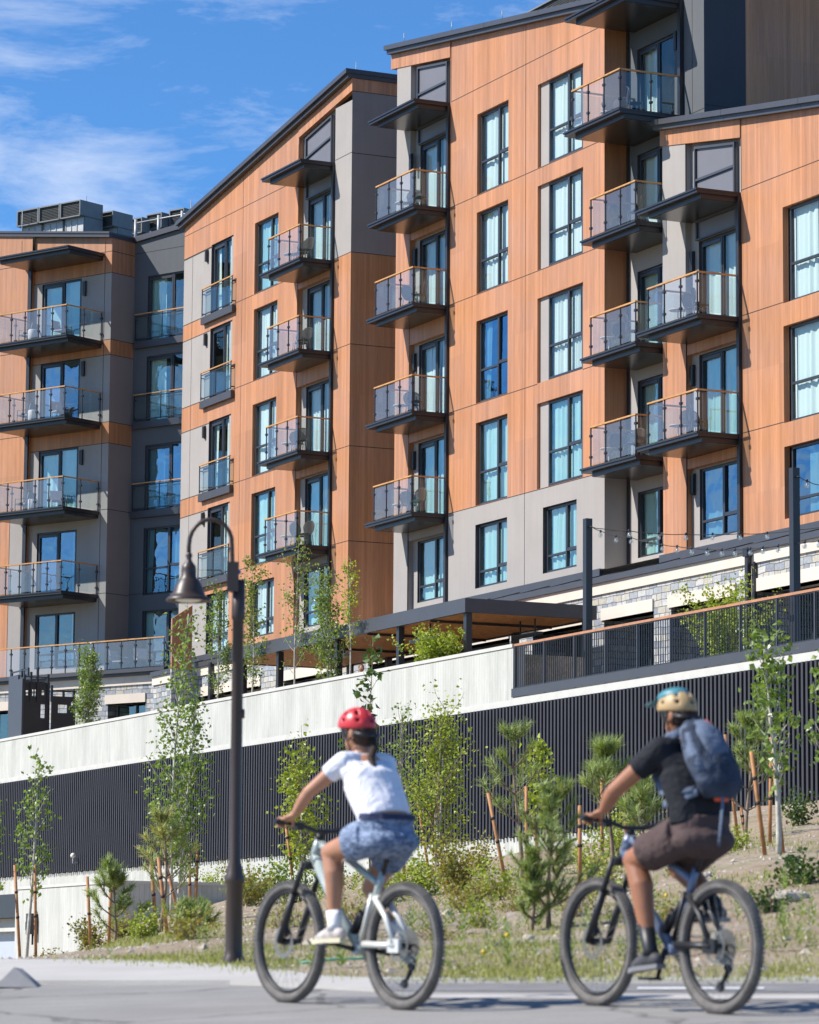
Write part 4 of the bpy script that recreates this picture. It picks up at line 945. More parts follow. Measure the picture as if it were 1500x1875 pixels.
# ------------------------------------------------------------------ street lamp
LY = interp(SX(425), YE_TAB)+0.10
def lp(x, y, dy=0.0): return P(x, y, LY)+Vector((0, dy, 0))
base = lp(425, 1768); bz = terr_z(base.x, LY); base.z = bz
sl = empty('street_lamp', Matrix.Translation(base), 'dark bronze street lamp with a curved neck and bell shade', 'street lamp')
S = LY/FPX*1.0
cx, cy = base.x+0.01, LY; top = lp(432, 1062).z; zc = lp(426, 1613).z
M_BRZ = simple('dark_bronze_paint', (0.048, 0.031, 0.023), 0.42, 0.0, 0.1, 3)
m = MB(); m.lathe([(0.085, bz-0.05), (0.085, bz+0.02), (0.068, bz+0.05), (0.064, bz+0.10), (0.062, zc-0.03), (0.074, zc-0.01), (0.074, zc+0.02), (0.062, zc+0.05), (0.056, zc+0.10), (0.044, zc+0.14), (0.041, top-0.3), (0.05, top-0.28), (0.05, top-0.25), (0.046, top), (0.0, top+0.005)], 0, 0, 28)
m.v = [(cx+p[0], cy+p[1], p[2]) for p in m.v]; add('pole', m, M_BRZ, sl, I4)
arc = [lp(425, 1085), lp(426, 1040), lp(425, 1005)]
for k in range(1, 12):
    a = math.pi*k/12; arc.append(lp(386+39.5*math.cos(a), 997-46*math.sin(a)))
arc += [lp(346, 1000), lp(346, 1016)]
m = MB(); m.tube(arc, 0.0165, 10, up=(0, 1, 0)); add('neck', m, M_BRZ, sl, I4)
m = MB(); q = lp(424, 1060); m.box(q.x-0.03, q.x+0.055, LY-0.07, LY-0.03, q.z-0.10, q.z+0.12); add('bracket', m, M_BRZ, sl, I4)
m = MB(); q = lp(437, 1048); m.ball((q.x, LY-0.02, q.z), (0.02, 0.02, 0.018), 8, 6); add('end_cap', m, simple('blue_tape', (0.02, 0.09, 0.45), 0.5), sl, I4)
q = lp(345, 1100); zz = lambda y: lp(345, y).z
m = MB(); m.lathe([(0.016, zz(1012)), (0.026, zz(1017)), (0.018, zz(1024)), (0.03, zz(1030)), (0.05, zz(1036)), (0.055, zz(1042)), (0.055, zz(1056)), (0.075, zz(1062)), (0.10, zz(1073)), (0.118, zz(1085)), (0.125, zz(1090)), (0.15, zz(1094)), (0.168, zz(1099)), (0.165, zz(1101)), (0.12, zz(1096)), (0.09, zz(1085))], 0, 0, 32)
m.v = [(q.x+p[0], LY+p[1], p[2]) for p in m.v]; sh = add('lamp_shade', m, M_BRZ, sl, I4)
m = MB(); m.ball((q.x, LY, zz(1098)), (0.10, 0.10, 0.02), 16, 8); add('lens', m, simple('frosted_lens', (0.72, 0.70, 0.62), 0.3), sh, I4)
m = MB(); q = lp(443, 1307); m.tube([(q.x-0.04, LY, q.z), (q.x+0.02, LY, q.z)], 0.035, 12); add('outlet_cover', m, M_BRZ, sl, I4)

# ------------------------------------------------------------------ rooftop plant
def hvac(M, u, v, z0, z1, w_, d_, label, open_front=True):
    o = empty('rooftop_air_unit', M @ Matrix.Translation((u+w_/2, v+d_/2, z0)), label, 'air conditioning unit', 'air conditioning units on the roofs')
    h = z1-z0; zb = z1-0.68; m = MB(); t = 0.05; x0, x1, y0, y1 = u, u+w_, v, v+d_
    m.box(x0, x1, y0, y1, z1-t, z1); m.box(x0, x0+t, y0, y1, zb, z1-t); m.box(x1-t, x1, y0, y1, zb, z1-t); m.box(x0, x1, y0, y1, zb, zb+t); m.box(x1-t, x1, y0+.3, y1, z0, zb); m.box(x0+t, x1-t, y0+0.5, y0+0.55, zb, z1)
    add('hood', m, simple('grey_hood_paint', (0.19, 0.195, 0.19), 0.5) if 'grey_hood_paint' not in bpy.data.materials else bpy.data.materials['grey_hood_paint'], o, M)
    m = MB(); m.box(x0+t, x1-t, y0+0.10, y0+0.16, zb+t, z1-t)
    for k in range(9): zz_ = zb+t+(z1-zb-2*t)*k/9; m.box(x0+t, x1-t, y0+0.07, y0+0.10, zz_, zz_+0.02)
    add('grille', m, M_DKMESH, o, M)
    m = MB(); m.box(x0+0.1, x1-0.05, y0+0.25, y1-0.1, z0, zb-0.002)
    for k in range(3): m.box(x0+.1+(w_-.2)*k/3, x0+.13+(w_-.2)*k/3, y0+0.22, y0+0.25, z0, zb-.05)
    add('cabinet', m, simple('pale_steel', (0.5, 0.5, 0.48), 0.5) if 'pale_steel' not in bpy.data.materials else bpy.data.materials['pale_steel'], o, M)
specs = [(31, 71, 385, 3.0, 'leftmost'), (71, 110, 376, 3.0, 'second from left'), (110, 148, 370, 3.0, 'third from left, tallest end')]
nm = ['leftmost grey hooded air unit on the left wing roof', 'second hooded air unit from the left on the left wing roof', 'third hooded air unit from the left with a broad side panel']
for (x0, x1, y1_, v, _), lb in zip(specs, nm):
    u0_, z1_ = B.uz(x0, y1_+6, v); u1_, z2_ = B.uz(x1, y1_, v); hvac(BM, u0_, v, 30.2, 32.42, u1_-u0_-0.03, 1.15 if x1 < 148 else 1.35, lb)
nm = ['fourth hooded air unit from the left set further back on the roof', 'small hooded air unit behind the roof railing, left of three', 'small hooded air unit behind the roof railing, middle of three', 'small hooded air unit behind the roof railing, right of three']
for (x0, x1, yt, v, dd), lb in zip(((174, 207, 385, 4.6, 1.2), (233, 260, 397, 8.0, .5), (268, 296, 388, 8.6, .7), (310, 337, 380, 9.0, .7)), nm):
    u0_, z1_ = B.uz(x0, yt+3, v); u1_, z2_ = B.uz(x1, yt, v); hvac(BM, u0_, v, z2_-2.1, z2_, u1_-u0_, dd, lb)
o = empty('roof_railing', BM @ Matrix.Translation((-94, 6, 30.4)), 'thin galvanised safety railing on the roof of the recess', 'railing')
ends = []
for x, y in ((249, 402), (291, 394), (334, 386)):
    u_, z_ = B.uz(x, y, 5.0); m = MB(); m.tube([(u_, 5.0, z_-1.3), (u_, 5.0, z_)], 0.07, 8); add('post', m, M_STEELG, o, BM); ends.append((u_, 5.0, z_-0.15))
m = MB(); m.tube(ends+[(ends[-1][0]+2, 5.0, ends[-1][2]+0.1)], 0.03, 6); add('rail', m, M_STEELG, o, BM)
for x, y0_, y1_, f, v in ((41, 395, 383, B, 2.8), (158, 375, 359, B, 4.0), (350, 380, 367, B, 8.0)):
    u_, za = f.uz(x, y0_, v); _, zb_ = f.uz(x, y1_, v); m = MB(); m.tube([(u_, v, za-1.5), (u_, v, zb_)], 0.02, 5); add('lightning_rod', m, M_STEELG, bld, f.M)
u_, z_ = A.uz(652, 131, 0.5); m = MB(); m.tube([(u_, .5, z_-.3), (u_, .5, z_+0.35)], 0.012, 5); add('lightning_rod', m, M_STEELG, bld, AM)
u0_, z1_ = A.uz(952, 2, 5); hvac(AM, u0_, 5, 31, 33.9, 5.2, 2, 'long dark rooftop unit with a white end on the middle wing roof')
m = MB(); m.box(u0_-0.5, u0_+0.1, 4.6, 5.6, 31.0, 33.75); add('end_duct', m, M_WHITEP, bpy.data.objects['rooftop_air_unit.007'], AM)

# ------------------------------------------------------------------ balcony furniture
def wire_chair(label):
    o = empty('wire_chair', I4, label, 'chair', 'wire chairs on the balconies')
    s = MB(); s.ball((0, 0, 0.44), (0.24, 0.23, 0.03), 16, 6); add('seat', s, M_CHAIRM, o)
    b = MB(); n = 22; loop = []
    for i in range(n+1):
        a = math.pi*2*i/n; x = 0.27*math.sin(a)*(1-0.12*math.cos(a)); z = 0.68-0.25*math.cos(a); loop.append((x, 0.20+0.10*(z-0.45)-0.25*(x*x)*2, z))
    b.tube(loop, 0.014, 6)
    for i in range(-7, 8):
        x = i*0.034; hh = 0.25*math.sqrt(max(0.02, 1-(x/0.28)**2)); y = 0.20-0.5*x*x
        b.box(x-0.011, x+0.011, y+0.0, y+0.012, 0.68-hh, 0.68+hh)
    for i in range(-6, 7):
        z = 0.68+i*0.036; hw = 0.27*math.sqrt(max(0.02, 1-(i*0.036/0.25)**2)); b.box(-hw, hw, 0.185, 0.195, z-.006, z+.006)
    add('backrest', b, M_CHAIRM, o)
    for x, y in ((-0.2, -0.18), (0.2, -0.18), (-0.18, 0.18), (0.18, 0.18)):
        l = MB(); l.tube([(x, y, 0.43), (x*1.2, y*1.25, 0)], 0.011, 6); add('leg', l, M_CHAIRM, o)
    return o
def arm_chair(label):
    o = empty('armchair', I4, label, 'chair', 'mesh armchairs on the left balconies')
    s = MB(); s.box(-0.27, 0.27, -0.26, 0.24, 0.40, 0.45); add('seat', s, M_CHAIRW, o)
    b = MB(); b.hexa([(-0.27, 0.22, 0.45), (0.27, 0.22, 0.45), (0.27, 0.25, 0.45), (-0.27, 0.25, 0.45), (-0.27, 0.34, 0.88), (0.27, 0.34, 0.88), (0.27, 0.37, 0.88), (-0.27, 0.37, 0.88)]); add('backrest', b, M_CHAIRW, o)
    for x in (-0.29, 0.29):
        a = MB(); a.tube([(x, 0.27, 0.62), (x, -0.26, 0.62), (x, -0.27, 0.0)], 0.016, 6); add('arm', a, M_METAL, o)
        l = MB(); l.tube([(x, 0.30, 0.62), (x, 0.22, 0.4), (x, 0.27, 0)], 0.016, 6); add('leg', l, M_METAL, o)
    return o
def side_table(label):
    o = empty('side_table', I4, label, 'table', 'small round tables on the balconies')
    s = MB(); s.lathe([(0.0, 0.50), (0.26, 0.50), (0.26, 0.48), (0.0, 0.48)], 0, 0, 18); add('table_top', s, M_WHITEP, o)
    s = MB(); s.tube([(0, 0, 0.48), (0, 0, 0.02)], 0.02, 6); s.lathe([(0.0, 0.02), (0.17, 0.02), (0.17, 0.0)], 0, 0, 14); add('base', s, M_WHITEP, o)
    return o
def drum(label):
    o = empty('lantern', I4, label, 'lantern', 'white drum lanterns on the left terraces')
    s = MB(); s.lathe([(0.0, 0.46), (0.19, 0.46), (0.20, 0.44), (0.20, 0.02), (0.18, 0.0)], 0, 0, 20); add('drum', s, M_WHITEP, o)
    s = MB(); s.lathe([(0.0, 0.475), (0.17, 0.475), (0.17, 0.46)], 0, 0, 18); add('lid', s, M_WHITEP, o)
    return o
protos = {}
def furn(kind, fn, M, u, v, z, rot, label):
    T = M @ Matrix.Translation((u, v, z)) @ Matrix.Rotation(R_(rot), 4, 'Z')
    if kind not in protos:
        o = fn(label); protos[kind] = o; WM[o.name] = T; o.matrix_basis = T; return o
    return copy_tree(protos[kind], T, label)
ordn = {1: 'top', 2: 'second', 3: 'third', 4: 'fourth', 5: 'fifth'}
def setup(wing, u0, u1, vo, levels, top=1):
    for n_, k in enumerate(levels):
        lv_ = ordn[n_+1]; z = L[k]+0.005; j = random.Random(k*7+len(wing))
        furn('wc', wire_chair, AM, u1-0.75-j.uniform(0, .3), vo+0.55+j.uniform(0, .15), z, j.choice((-35, 20, 160, 200, 60)), 'wire chair nearest the post, %s balcony of the %s' % (lv_, wing))
        furn('wc', wire_chair, AM, u0+1.5+j.uniform(-.1, .2), vo+0.75, z, j.choice((90, 70, 110, 40)), 'wire chair behind front glass, %s balcony of the %s' % (lv_, wing))
        if k != 2: furn('tb', side_table, AM, u0+1.05, vo+0.6, z, 0, 'small white table on the %s balcony of the %s' % (lv_, wing))
setup('middle wing', -105.5, -102.4, -1.34, (1, 2, 3, 4))
setup('timber wing behind the lamp', -114.8, -111.66, -1.34, (1, 2, 3, 4))
setup('far right wing', -86.9, -83.77, -1.44, (3, 4))
setup('deep recess', -91.6, -88.25, -1.1, (1, 2, 3, 4))
for n_, k in enumerate((1, 2, 3, 4)):
    lv_ = ordn[n_+1]; z = L[k]+0.005
    if k < 4:
        furn('ac', arm_chair, BM, -98.3, -0.75, z, 115-20*k, 'grey armchair at the right on the %s balcony of the left wing' % lv_)
        furn('ac', arm_chair, BM, -100.1, -0.8, z, -80, 'grey armchair at the left on the %s balcony of the left wing' % lv_)
        furn('dr', drum, BM, -99.3+0.1*k, -1.45, z, 0, 'cream drum lantern on the %s balcony of the left wing' % lv_)
furn('dr', drum, BM, -95.55, -1.6, 12.13, 0, 'cream drum lantern standing on the lowest long terrace')
furn('ac', arm_chair, BM, -96.4, -0.9, 12.13, 90, 'grey armchair left of the lantern on the long terrace')
furn('ac', arm_chair, BM, -94.6, -0.9, 12.13, 100, 'grey armchair just right of the lantern on the long terrace')
furn('ac', arm_chair, BM, -93.2, -1.1, 12.13, 60, 'grey armchair at the right end of the long terrace')
# ------------------------------------------------------------------ planting
M_BARK = simple('aspen_bark', (0.48, 0.45, 0.38), 0.85, 0, 0.3, 14)
M_PBARK = simple('pine_bark', (0.23, 0.17, 0.12), 0.9, 0, 0.3, 14)
M_TWIG = simple('twig_bark', (0.28, 0.20, 0.13), 0.85, 0, 0.2, 14)
M_LEAF = leafmat('aspen_leaf', (0.12, 0.19, 0.045), (0.22, 0.30, 0.075), 0.35, 0.32)
M_LEAFY = leafmat('young_leaf', (0.22, 0.29, 0.035), (0.33, 0.38, 0.065), 0.4, 0.4)
M_LEAFD = leafmat('dark_leaf', (0.035, 0.075, 0.020), (0.085, 0.14, 0.035), 0.3, 0.3)
M_LEAFR = leafmat('turning_leaf', (0.32, 0.19, 0.05), (0.27, 0.28, 0.07), 0.35, 0.5)
M_NEED = leafmat('pine_needle', (0.14, 0.21, 0.055), (0.30, 0.36, 0.12), 0.25, 0.5)
M_NEEDT = leafmat('tan_needle', (0.50, 0.40, 0.18), (0.36, 0.40, 0.14), 0.25, 0.6)
M_GRASS = leafmat('grass_blade', (0.17, 0.20, 0.05), (0.36, 0.36, 0.13), 0.35, 0.6)
M_STAKE = simple('stake_timber', (0.40, 0.185, 0.07), 0.7, 0, 0.3, 6)
M_TIE = simple('black_tie', (0.02, 0.02, 0.02), 0.7)

def leaf(mb, p, size, r, m=0, droop=0.3):
    d = Vector((r.gauss(0, 1), r.gauss(0, 1), r.gauss(-droop, 0.6))).normalized(); s = d.orthogonal().normalized()
    s = (Matrix.Rotation(r.uniform(0, 6.28), 3, d) @ s); n = d.cross(s)
    L_ = size*r.uniform(0.7, 1.2); w_ = L_*0.46; k = n*(L_*0.14)
    a = p; b = p+d*L_*0.42+s*w_+k; c_ = p+d*L_; e = p+d*L_*0.42-s*w_+k
    mid = p+d*L_*0.45
    i = len(mb.v); mb.v += [tuple(a), tuple(b), tuple(c_), tuple(e)]
    mb.f.append((i, i+1, i+2)); mb.f.append((i, i+2, i+3)); mb.m += [m, m]; mb.sm += [False, False]

def broadleaf(base, H, W, seed, label, cat='tree', name='young_tree', lm=None, lsize=0.07, nb=26, nl=42, start=0.18, lean=(0, 0), stems=1, tm=None, trunk=0.028, asc=0.95, group=None, top_taper=0.6, kind_crown='crown'):
    r = random.Random(seed); lm = lm or M_LEAF; tm = tm or M_BARK
    o = empty(name, Matrix.Translation(base), label, cat, group)
    T = MB(); C = MB(); Br = MB()
    for s_ in range(stems):
        off = Vector((r.uniform(-.12, .12), r.uniform(-.12, .12), 0))*(0 if stems == 1 else 1)
        hh = H*(1 if s_ == 0 else r.uniform(0.75, 0.95)); pts = []; ph = r.uniform(0, 6)
        spread = Vector((r.uniform(-.12, .12), r.uniform(-.1, .1), 0))*(0 if stems == 1 else hh)
        n = 12
        for i in range(n+1):
            f = i/n; pts.append(off+Vector((lean[0]*f*f*hh+0.02*hh*math.sin(f*5+ph)*0.4, lean[1]*f*hh+0.012*hh*math.sin(f*4+ph*2), f*hh))+spread*f*0.7)
        pts[0].z -= 0.15
        T.tube(pts, [trunk*(1-0.85*i/n)+0.003 for i in range(n+1)], 7)
        def along(f): i = min(n-1, int(f*n)); return pts[i].lerp(pts[i+1], f*n-i)
        for b in range(nb):
            f = start+(0.98-start)*((b+r.random())/nb); p = along(f); az = r.uniform(0, 6.28)+b*2.4
            ln = W*(1-top_taper*((f-start)/(1-start)))*r.uniform(0.55, 1.15)*(0.6+0.4*min(1, (f-start)/0.15))
            d = Vector((math.cos(az), math.sin(az), asc+r.uniform(-.25, .35))).normalized()
            q = [p]; k_ = 5
            for j in range(k_): d = (d+Vector((r.gauss(0, .12), r.gauss(0, .12), 0.12))).normalized(); q.append(q[-1]+d*ln/k_)
            Br.tube(q, [0.010*(1-f*0.5)*(1-0.8*j/k_)+0.0015 for j in range(k_+1)], 4, caps=False)
            nn = int(nl*ln/W*r.uniform(0.5, 1.3))
            for l in range(nn):
                g = r.uniform(0.25, 1.0)**0.8; i = min(k_-1, int(g*k_)); pp = q[i].lerp(q[i+1], g*k_-i)
                cl_ = Vector((r.gauss(0, 1), r.gauss(0, 1), r.gauss(0, 1)))*(0.055+0.035*r.random())*(W/0.6)**0.5
                leaf(C, pp+cl_, lsize, r)
        for l in range(int(nl*0.8)): pp = along(r.uniform(0.72, 1.0)); leaf(C, pp+Vector((r.gauss(0, .05), r.gauss(0, .05), r.gauss(0, .05))), lsize, r)
    add('trunk', T, tm, o); add('branches', Br, tm if trunk > 0.02 else M_TWIG, o); add(kind_crown, C, lm, o)
    return o
def pine(base, H, W, seed, label, name='young_pine', bare=0.25, nwh=5, tan=0.0, nneed=70, nlen=0.13, group='young pines on the planted bank'):
    r = random.Random(seed); o = empty(name, Matrix.Translation(base), label, 'tree', group)
    T = MB(); Br = MB(); N = MB(); n = 8; ph = r.uniform(0, 6)
    pts = [Vector((0.03*H*math.sin(i/n*4+ph), 0.02*H*math.cos(i/n*3+ph), H*i/n)) for i in range(n+1)]; pts[0].z -= 0.1
    T.tube(pts, [0.035*(H/2)**0.5*(1-0.75*i/n) for i in range(n+1)], 7)
    def tuft(p, d, k=1.0, cnt=nneed):
        d = d.normalized(); sd_ = d.orthogonal().normalized()
        mm = 1 if r.random() < tan else 0
        for i in range(int(cnt)):
            b = p-d*r.uniform(0, 0.16)*k; a = r.uniform(0, 6.28); s = Matrix.Rotation(a, 3, d) @ sd_
            nd = (d*r.uniform(0.25, 1.1)+s*r.uniform(0.5, 1.1)).normalized(); L_ = nlen*k*r.uniform(0.7, 1.15); w_ = nd.cross(d if abs(nd.dot(d)) < .95 else sd_).normalized()*0.0045
            i0 = len(N.v); N.v += [tuple(b-w_), tuple(b+w_), tuple(b+nd*L_+w_*0.3), tuple(b+nd*L_-w_*0.3)]; N.f.append((i0, i0+1, i0+2, i0+3)); N.m.append(mm); N.sm.append(False)
    for w_i in range(nwh):
        f = bare+(0.93-bare)*w_i/max(1, nwh-1); i = min(n-1, int(f*n)); p = pts[i].lerp(pts[i+1], f*n-i); kk = r.randint(3, 5)
        for b in range(kk):
            az = 6.28*b/kk+r.uniform(-.5, .5)+w_i; ln = W*(1-0.72*(f-bare)/(1-bare))*r.uniform(0.6, 1.1)
            d = Vector((math.cos(az), math.sin(az), 0.25+0.4*f)).normalized(); q = [p]
            for j in range(5): d = (d+Vector((0, 0, 0.16))).normalized(); q.append(q[-1]+d*ln/5)
            Br.tube(q, [0.013*(1-0.6*j/5) for j in range(6)], 5, caps=False)
            tuft(q[-1], d, 1.0); tuft(q[3], d, 0.85, nneed*0.6)
            for side in (-1, 1):
                if r.random() < 0.75:
                    sdv = d.cross(Vector((0, 0, 1))).normalized()*side; e = (d+sdv*0.8+Vector((0, 0, .3))).normalized(); q2 = q[2+r.randint(0, 1)]; q3 = q2+e*ln*0.4
                    Br.tube([q2, q2.lerp(q3, .5)+Vector((0, 0, -.01)), q3], [0.008, 0.007, 0.006], 4, caps=False); tuft(q3, e, 0.9, nneed*0.8)
    tuft(pts[-1]+Vector((0, 0, 0.03)), Vector((0, 0, 1)), 1.15, nneed*1.3); tuft(pts[-1]-Vector((0, 0, 0.15)), Vector((0, 0, 1)), 1.0, nneed)
    add('trunk', T, M_PBARK, o); add('branches', Br, M_PBARK, o); add('needles', N, [M_NEED, M_NEEDT], o); return o
def bush(base, H, W, seed, label, lm, lsize=0.05, n=700, name='shrub', stems=14, group='shrubs on the planted bank', twig=True):
    r = random.Random(seed); o = empty(name, Matrix.Translation(base), label, 'shrub', group); C = MB(); T = MB()
    for s in range(stems):
        az = r.uniform(0, 6.28); tilt = r.uniform(0.05, 0.75); ln = H*r.uniform(0.6, 1.05); d = Vector((math.cos(az)*tilt*W/H*1.4, math.sin(az)*tilt*W/H*1.4, 1.0)); d = d.normalized(); q = [Vector((r.uniform(-.06, .06), r.uniform(-.06, .06), -0.03))]
        for j in range(5): d = (d+Vector((r.gauss(0, .13), r.gauss(0, .13), 0.02))).normalized(); q.append(q[-1]+d*ln/5)
        T.tube(q, [0.006*(1-j/6) for j in range(6)], 4, caps=False)
        for l in range(n//stems):
            g = r.uniform(0.2, 1.0); i = min(4, int(g*5)); leaf(C, q[i].lerp(q[i+1], g*5-i)+Vector((r.gauss(0, 1), r.gauss(0, 1), r.gauss(0, 1)))*0.05*(W/0.5)**0.6, lsize, r, 0, 0)
    add('stems', T, M_TWIG, o); add('foliage', C, lm, o); return o
def stake(x0, y0, x1, y1, label, D=None, rad=0.026):
    b = ground_hit(x0, y0) if D is None else P(x0, y0, D); 
    if D is not None: b.z = terr_z(b.x, b.y)
    t = P(x1, y1, b.y); m = MB(); e = (t-b).normalized()
    o = empty('tree_stake', Matrix.Translation(b), label, 'stake', 'timber stakes beside the young trees')
    m.tube([Vector((0, 0, 0))-e*0.1, (t-b)*0.5, t-b], [rad, rad, rad*0.96], 8); add('stake', m, M_STAKE, o)
    m = MB()
    for f in (0.5, 0.74): q = (t-b)*f; m.tube([q-e*0.02, q+e*0.02], rad*1.18, 8)
    add('tie', m, M_TIE, o); return b

# foreground aspens and birches
b = P(316, 1738, 62); b.z = terr_z(b.x, b.y)
broadleaf(b, P(333, 1122, 62).z-b.z, 1.15, 3, 'tallest slim aspen left of the lamp post with yellow green top above the wall', nb=58, nl=52, lsize=0.076, start=0.14, stems=2, trunk=0.030, lean=(0.02, 0), top_taper=0.80, group='young aspens on the bank')
b = ground_hit(50, 1752); b = P(50, 1757, 62); b.z = terr_z(b.x, b.y)
broadleaf(b, 385*62/FPX, 0.70, 11, 'slim pale trunked aspen at the far left between two stakes', nb=24, nl=36, lsize=0.085, start=0.28, lean=(0.045, 0), trunk=0.034, group='young aspens on the bank')
b = ground_hit(560, 1612)
broadleaf(b, 285*b.y/FPX, 0.95, 21, 'bushy young aspen behind the arms of the cyclist in white', nb=30, nl=44, lsize=0.075, start=0.15, stems=2, lm=M_LEAFY, trunk=0.02, group='young aspens on the bank')
b = P(676, 1625, 60); b.z = terr_z(b.x, b.y)
broadleaf(b, (b.z and (P(680, 1172, 60).z-b.z)), 0.60, 31, 'thin sapling rising above the red helmet against the pale wall', nb=20, nl=16, lsize=0.14, start=0.35, lm=M_LEAFD, trunk=0.016, group='young aspens on the bank', tm=M_TWIG)
b = ground_hit(800, 1615)
broadleaf(b, 315*b.y/FPX, 1.25, 41, 'multi stemmed young birch directly right of the cyclist in white', nb=36, nl=46, lsize=0.066, start=0.12, stems=3, lm=M_LEAFY, trunk=0.02, group='young aspens on the bank')
b = ground_hit(735, 1625)
broadleaf(b, 320*b.y/FPX, 0.95, 43, 'slender birch with darker leaves at the right shoulder of the cyclist in white', nb=26, nl=36, lsize=0.065, start=0.2, stems=1, trunk=0.02, group='young aspens on the bank')
b = ground_hit(1424, 1566)
broadleaf(b, 400*b.y/FPX, 0.82, 51, 'pale trunked aspen between leaning stakes right of the blue backpack', nb=26, nl=40, lsize=0.085, start=0.30, lean=(-0.055, 0), trunk=0.035, asc=1.1, group='young aspens on the bank')
b = ground_hit(1512, 1560)
broadleaf(b, 345*b.y/FPX, 0.55, 53, 'aspen branch tips showing at the right edge of the picture', nb=20, nl=30, lsize=0.085, start=0.40, trunk=0.03, group='young aspens on the bank')
b = P(-12, 1700, 60); b.z = terr_z(b.x, b.y)
broadleaf(b, 3.2, 0.4, 57, 'sprig of a birch just entering at the left edge', nb=14, nl=20, lsize=0.08, start=0.4, trunk=0.02, group='young aspens on the bank')
b = ground_hit(985, 1600)
broadleaf(b, 235*b.y/FPX, 0.62, 61, 'lime green sapling between the tall pine and the bushy pine', lm=M_LEAFY, nb=20, nl=30, lsize=0.10, start=0.25, trunk=0.014, tm=M_TWIG, group='young aspens on the bank')
# birches on the terrace behind the wall
for i, (px, ytop, Wd, lab, kw) in enumerate((
    (162, 1195, 0.95, 'low bushy birch on the terrace beside the dark stair enclosure', dict(nb=30, nl=52, start=0.05, stems=3)),
    (398, 1082, 0.95, 'terrace birch just left of the lamp post in front of a grey window', dict(nb=32, nl=58, start=0.12)),
    (462, 1040, 1.0, 'terrace birch just right of the lamp post against timber cladding', dict(nb=32, nl=62, start=0.10)),
    (541, 1012, 1.15, 'tallest open terrace birch below the lowest left balcony', dict(nb=28, nl=42, start=0.16)),
    (602, 1062, 0.95, 'dense leafy terrace birch left of the pergola posts', dict(nb=32, nl=48, start=0.05, stems=2)),
    (640, 1040, 0.70, 'slim terrace birch with golden top against the dark timber side wall', dict(nb=22, nl=30, start=0.30)))):
    u, _ = RT.uz(px, 1240, 1.0); bw = RT.w(u, 1.0, 8.7); tz = ray(px, ytop); tp = tz*(bw.y/tz.y)
    broadleaf(bw, tp.z-8.7, Wd, 70+i, lab, lm=M_LEAFY if i == 5 else M_LEAF, lsize=0.085, trunk=0.03, top_taper=0.35, group='birches planted on the terrace', **kw)
for px, v, z0, H, W_, lab, n, sd_ in ((800, 0.95, 8.6, 1.6, 1.5, 'rounded bright green shrub under the pergola', 4200, 3), (1325, 2.2, 7.7, 2.6, 1.3, 'leafy green shrub behind the guard rail at the right', 4200, 4)):
    u, _ = RT.uz(px, 1180, v); bush(RT.w(u, v, z0), H, W_, sd_, lab, M_LEAFY, 0.085, n, stems=44, group=None)
# pines
def pn(px, pyb, ytop, W, seed, label, D=None, **kw):
    b = ground_hit(px, pyb) if D is None else P(px, pyb, D)
    b.z = terr_z(b.x, b.y); pine(b, (P(px, ytop, b.y).z-b.z), W, seed, label, **kw)
pn(208, 1722, 1592, 0.75, 1, 'small dense green pine left of the tan topped pine', D=52, nwh=5, bare=0.15, nneed=90)
pn(296, 1738, 1495, 0.80, 2, 'young pine with tan drooping top and low spreading boughs', D=50, nwh=5, bare=0.30, tan=0.5, nneed=48)
pn(352, 1742, 1668, 0.55, 12, 'low green pine clump at the foot of the staked trees', D=46, nwh=3, bare=0.1, nneed=80)
pn(948, 1622, 1338, 0.85, 3, 'tallest open pine with a bare pale trunk right of the birches', nwh=4, bare=0.40, nneed=48, nlen=0.15)
pn(1116, 1600, 1372, 0.72, 4, 'pine with tufted top behind the outstretched arm of the cyclist in black', nwh=3, bare=0.50, nneed=62, nlen=0.16)
pn(1010, 1700, 1450, 0.62, 5, 'broad bushy pine nearest the road between the two cyclists', nwh=6, bare=0.14, nneed=60, nlen=0.085)
pn(975, 1705, 1560, 0.32, 15, 'small drooping pine under the broad bushy pine', nwh=4, bare=0.15, nneed=60, nlen=0.075)
pn(1372, 1540, 1322, 0.95, 6, 'green pine tangled behind the staked aspen at right', nwh=5, bare=0.25, nneed=80, nlen=0.16)
pn(1180, 1590, 1440, 0.6, 7, 'small pine sprigs behind the chest of the cyclist in black', nwh=4, bare=0.3, nneed=60, nlen=0.15)
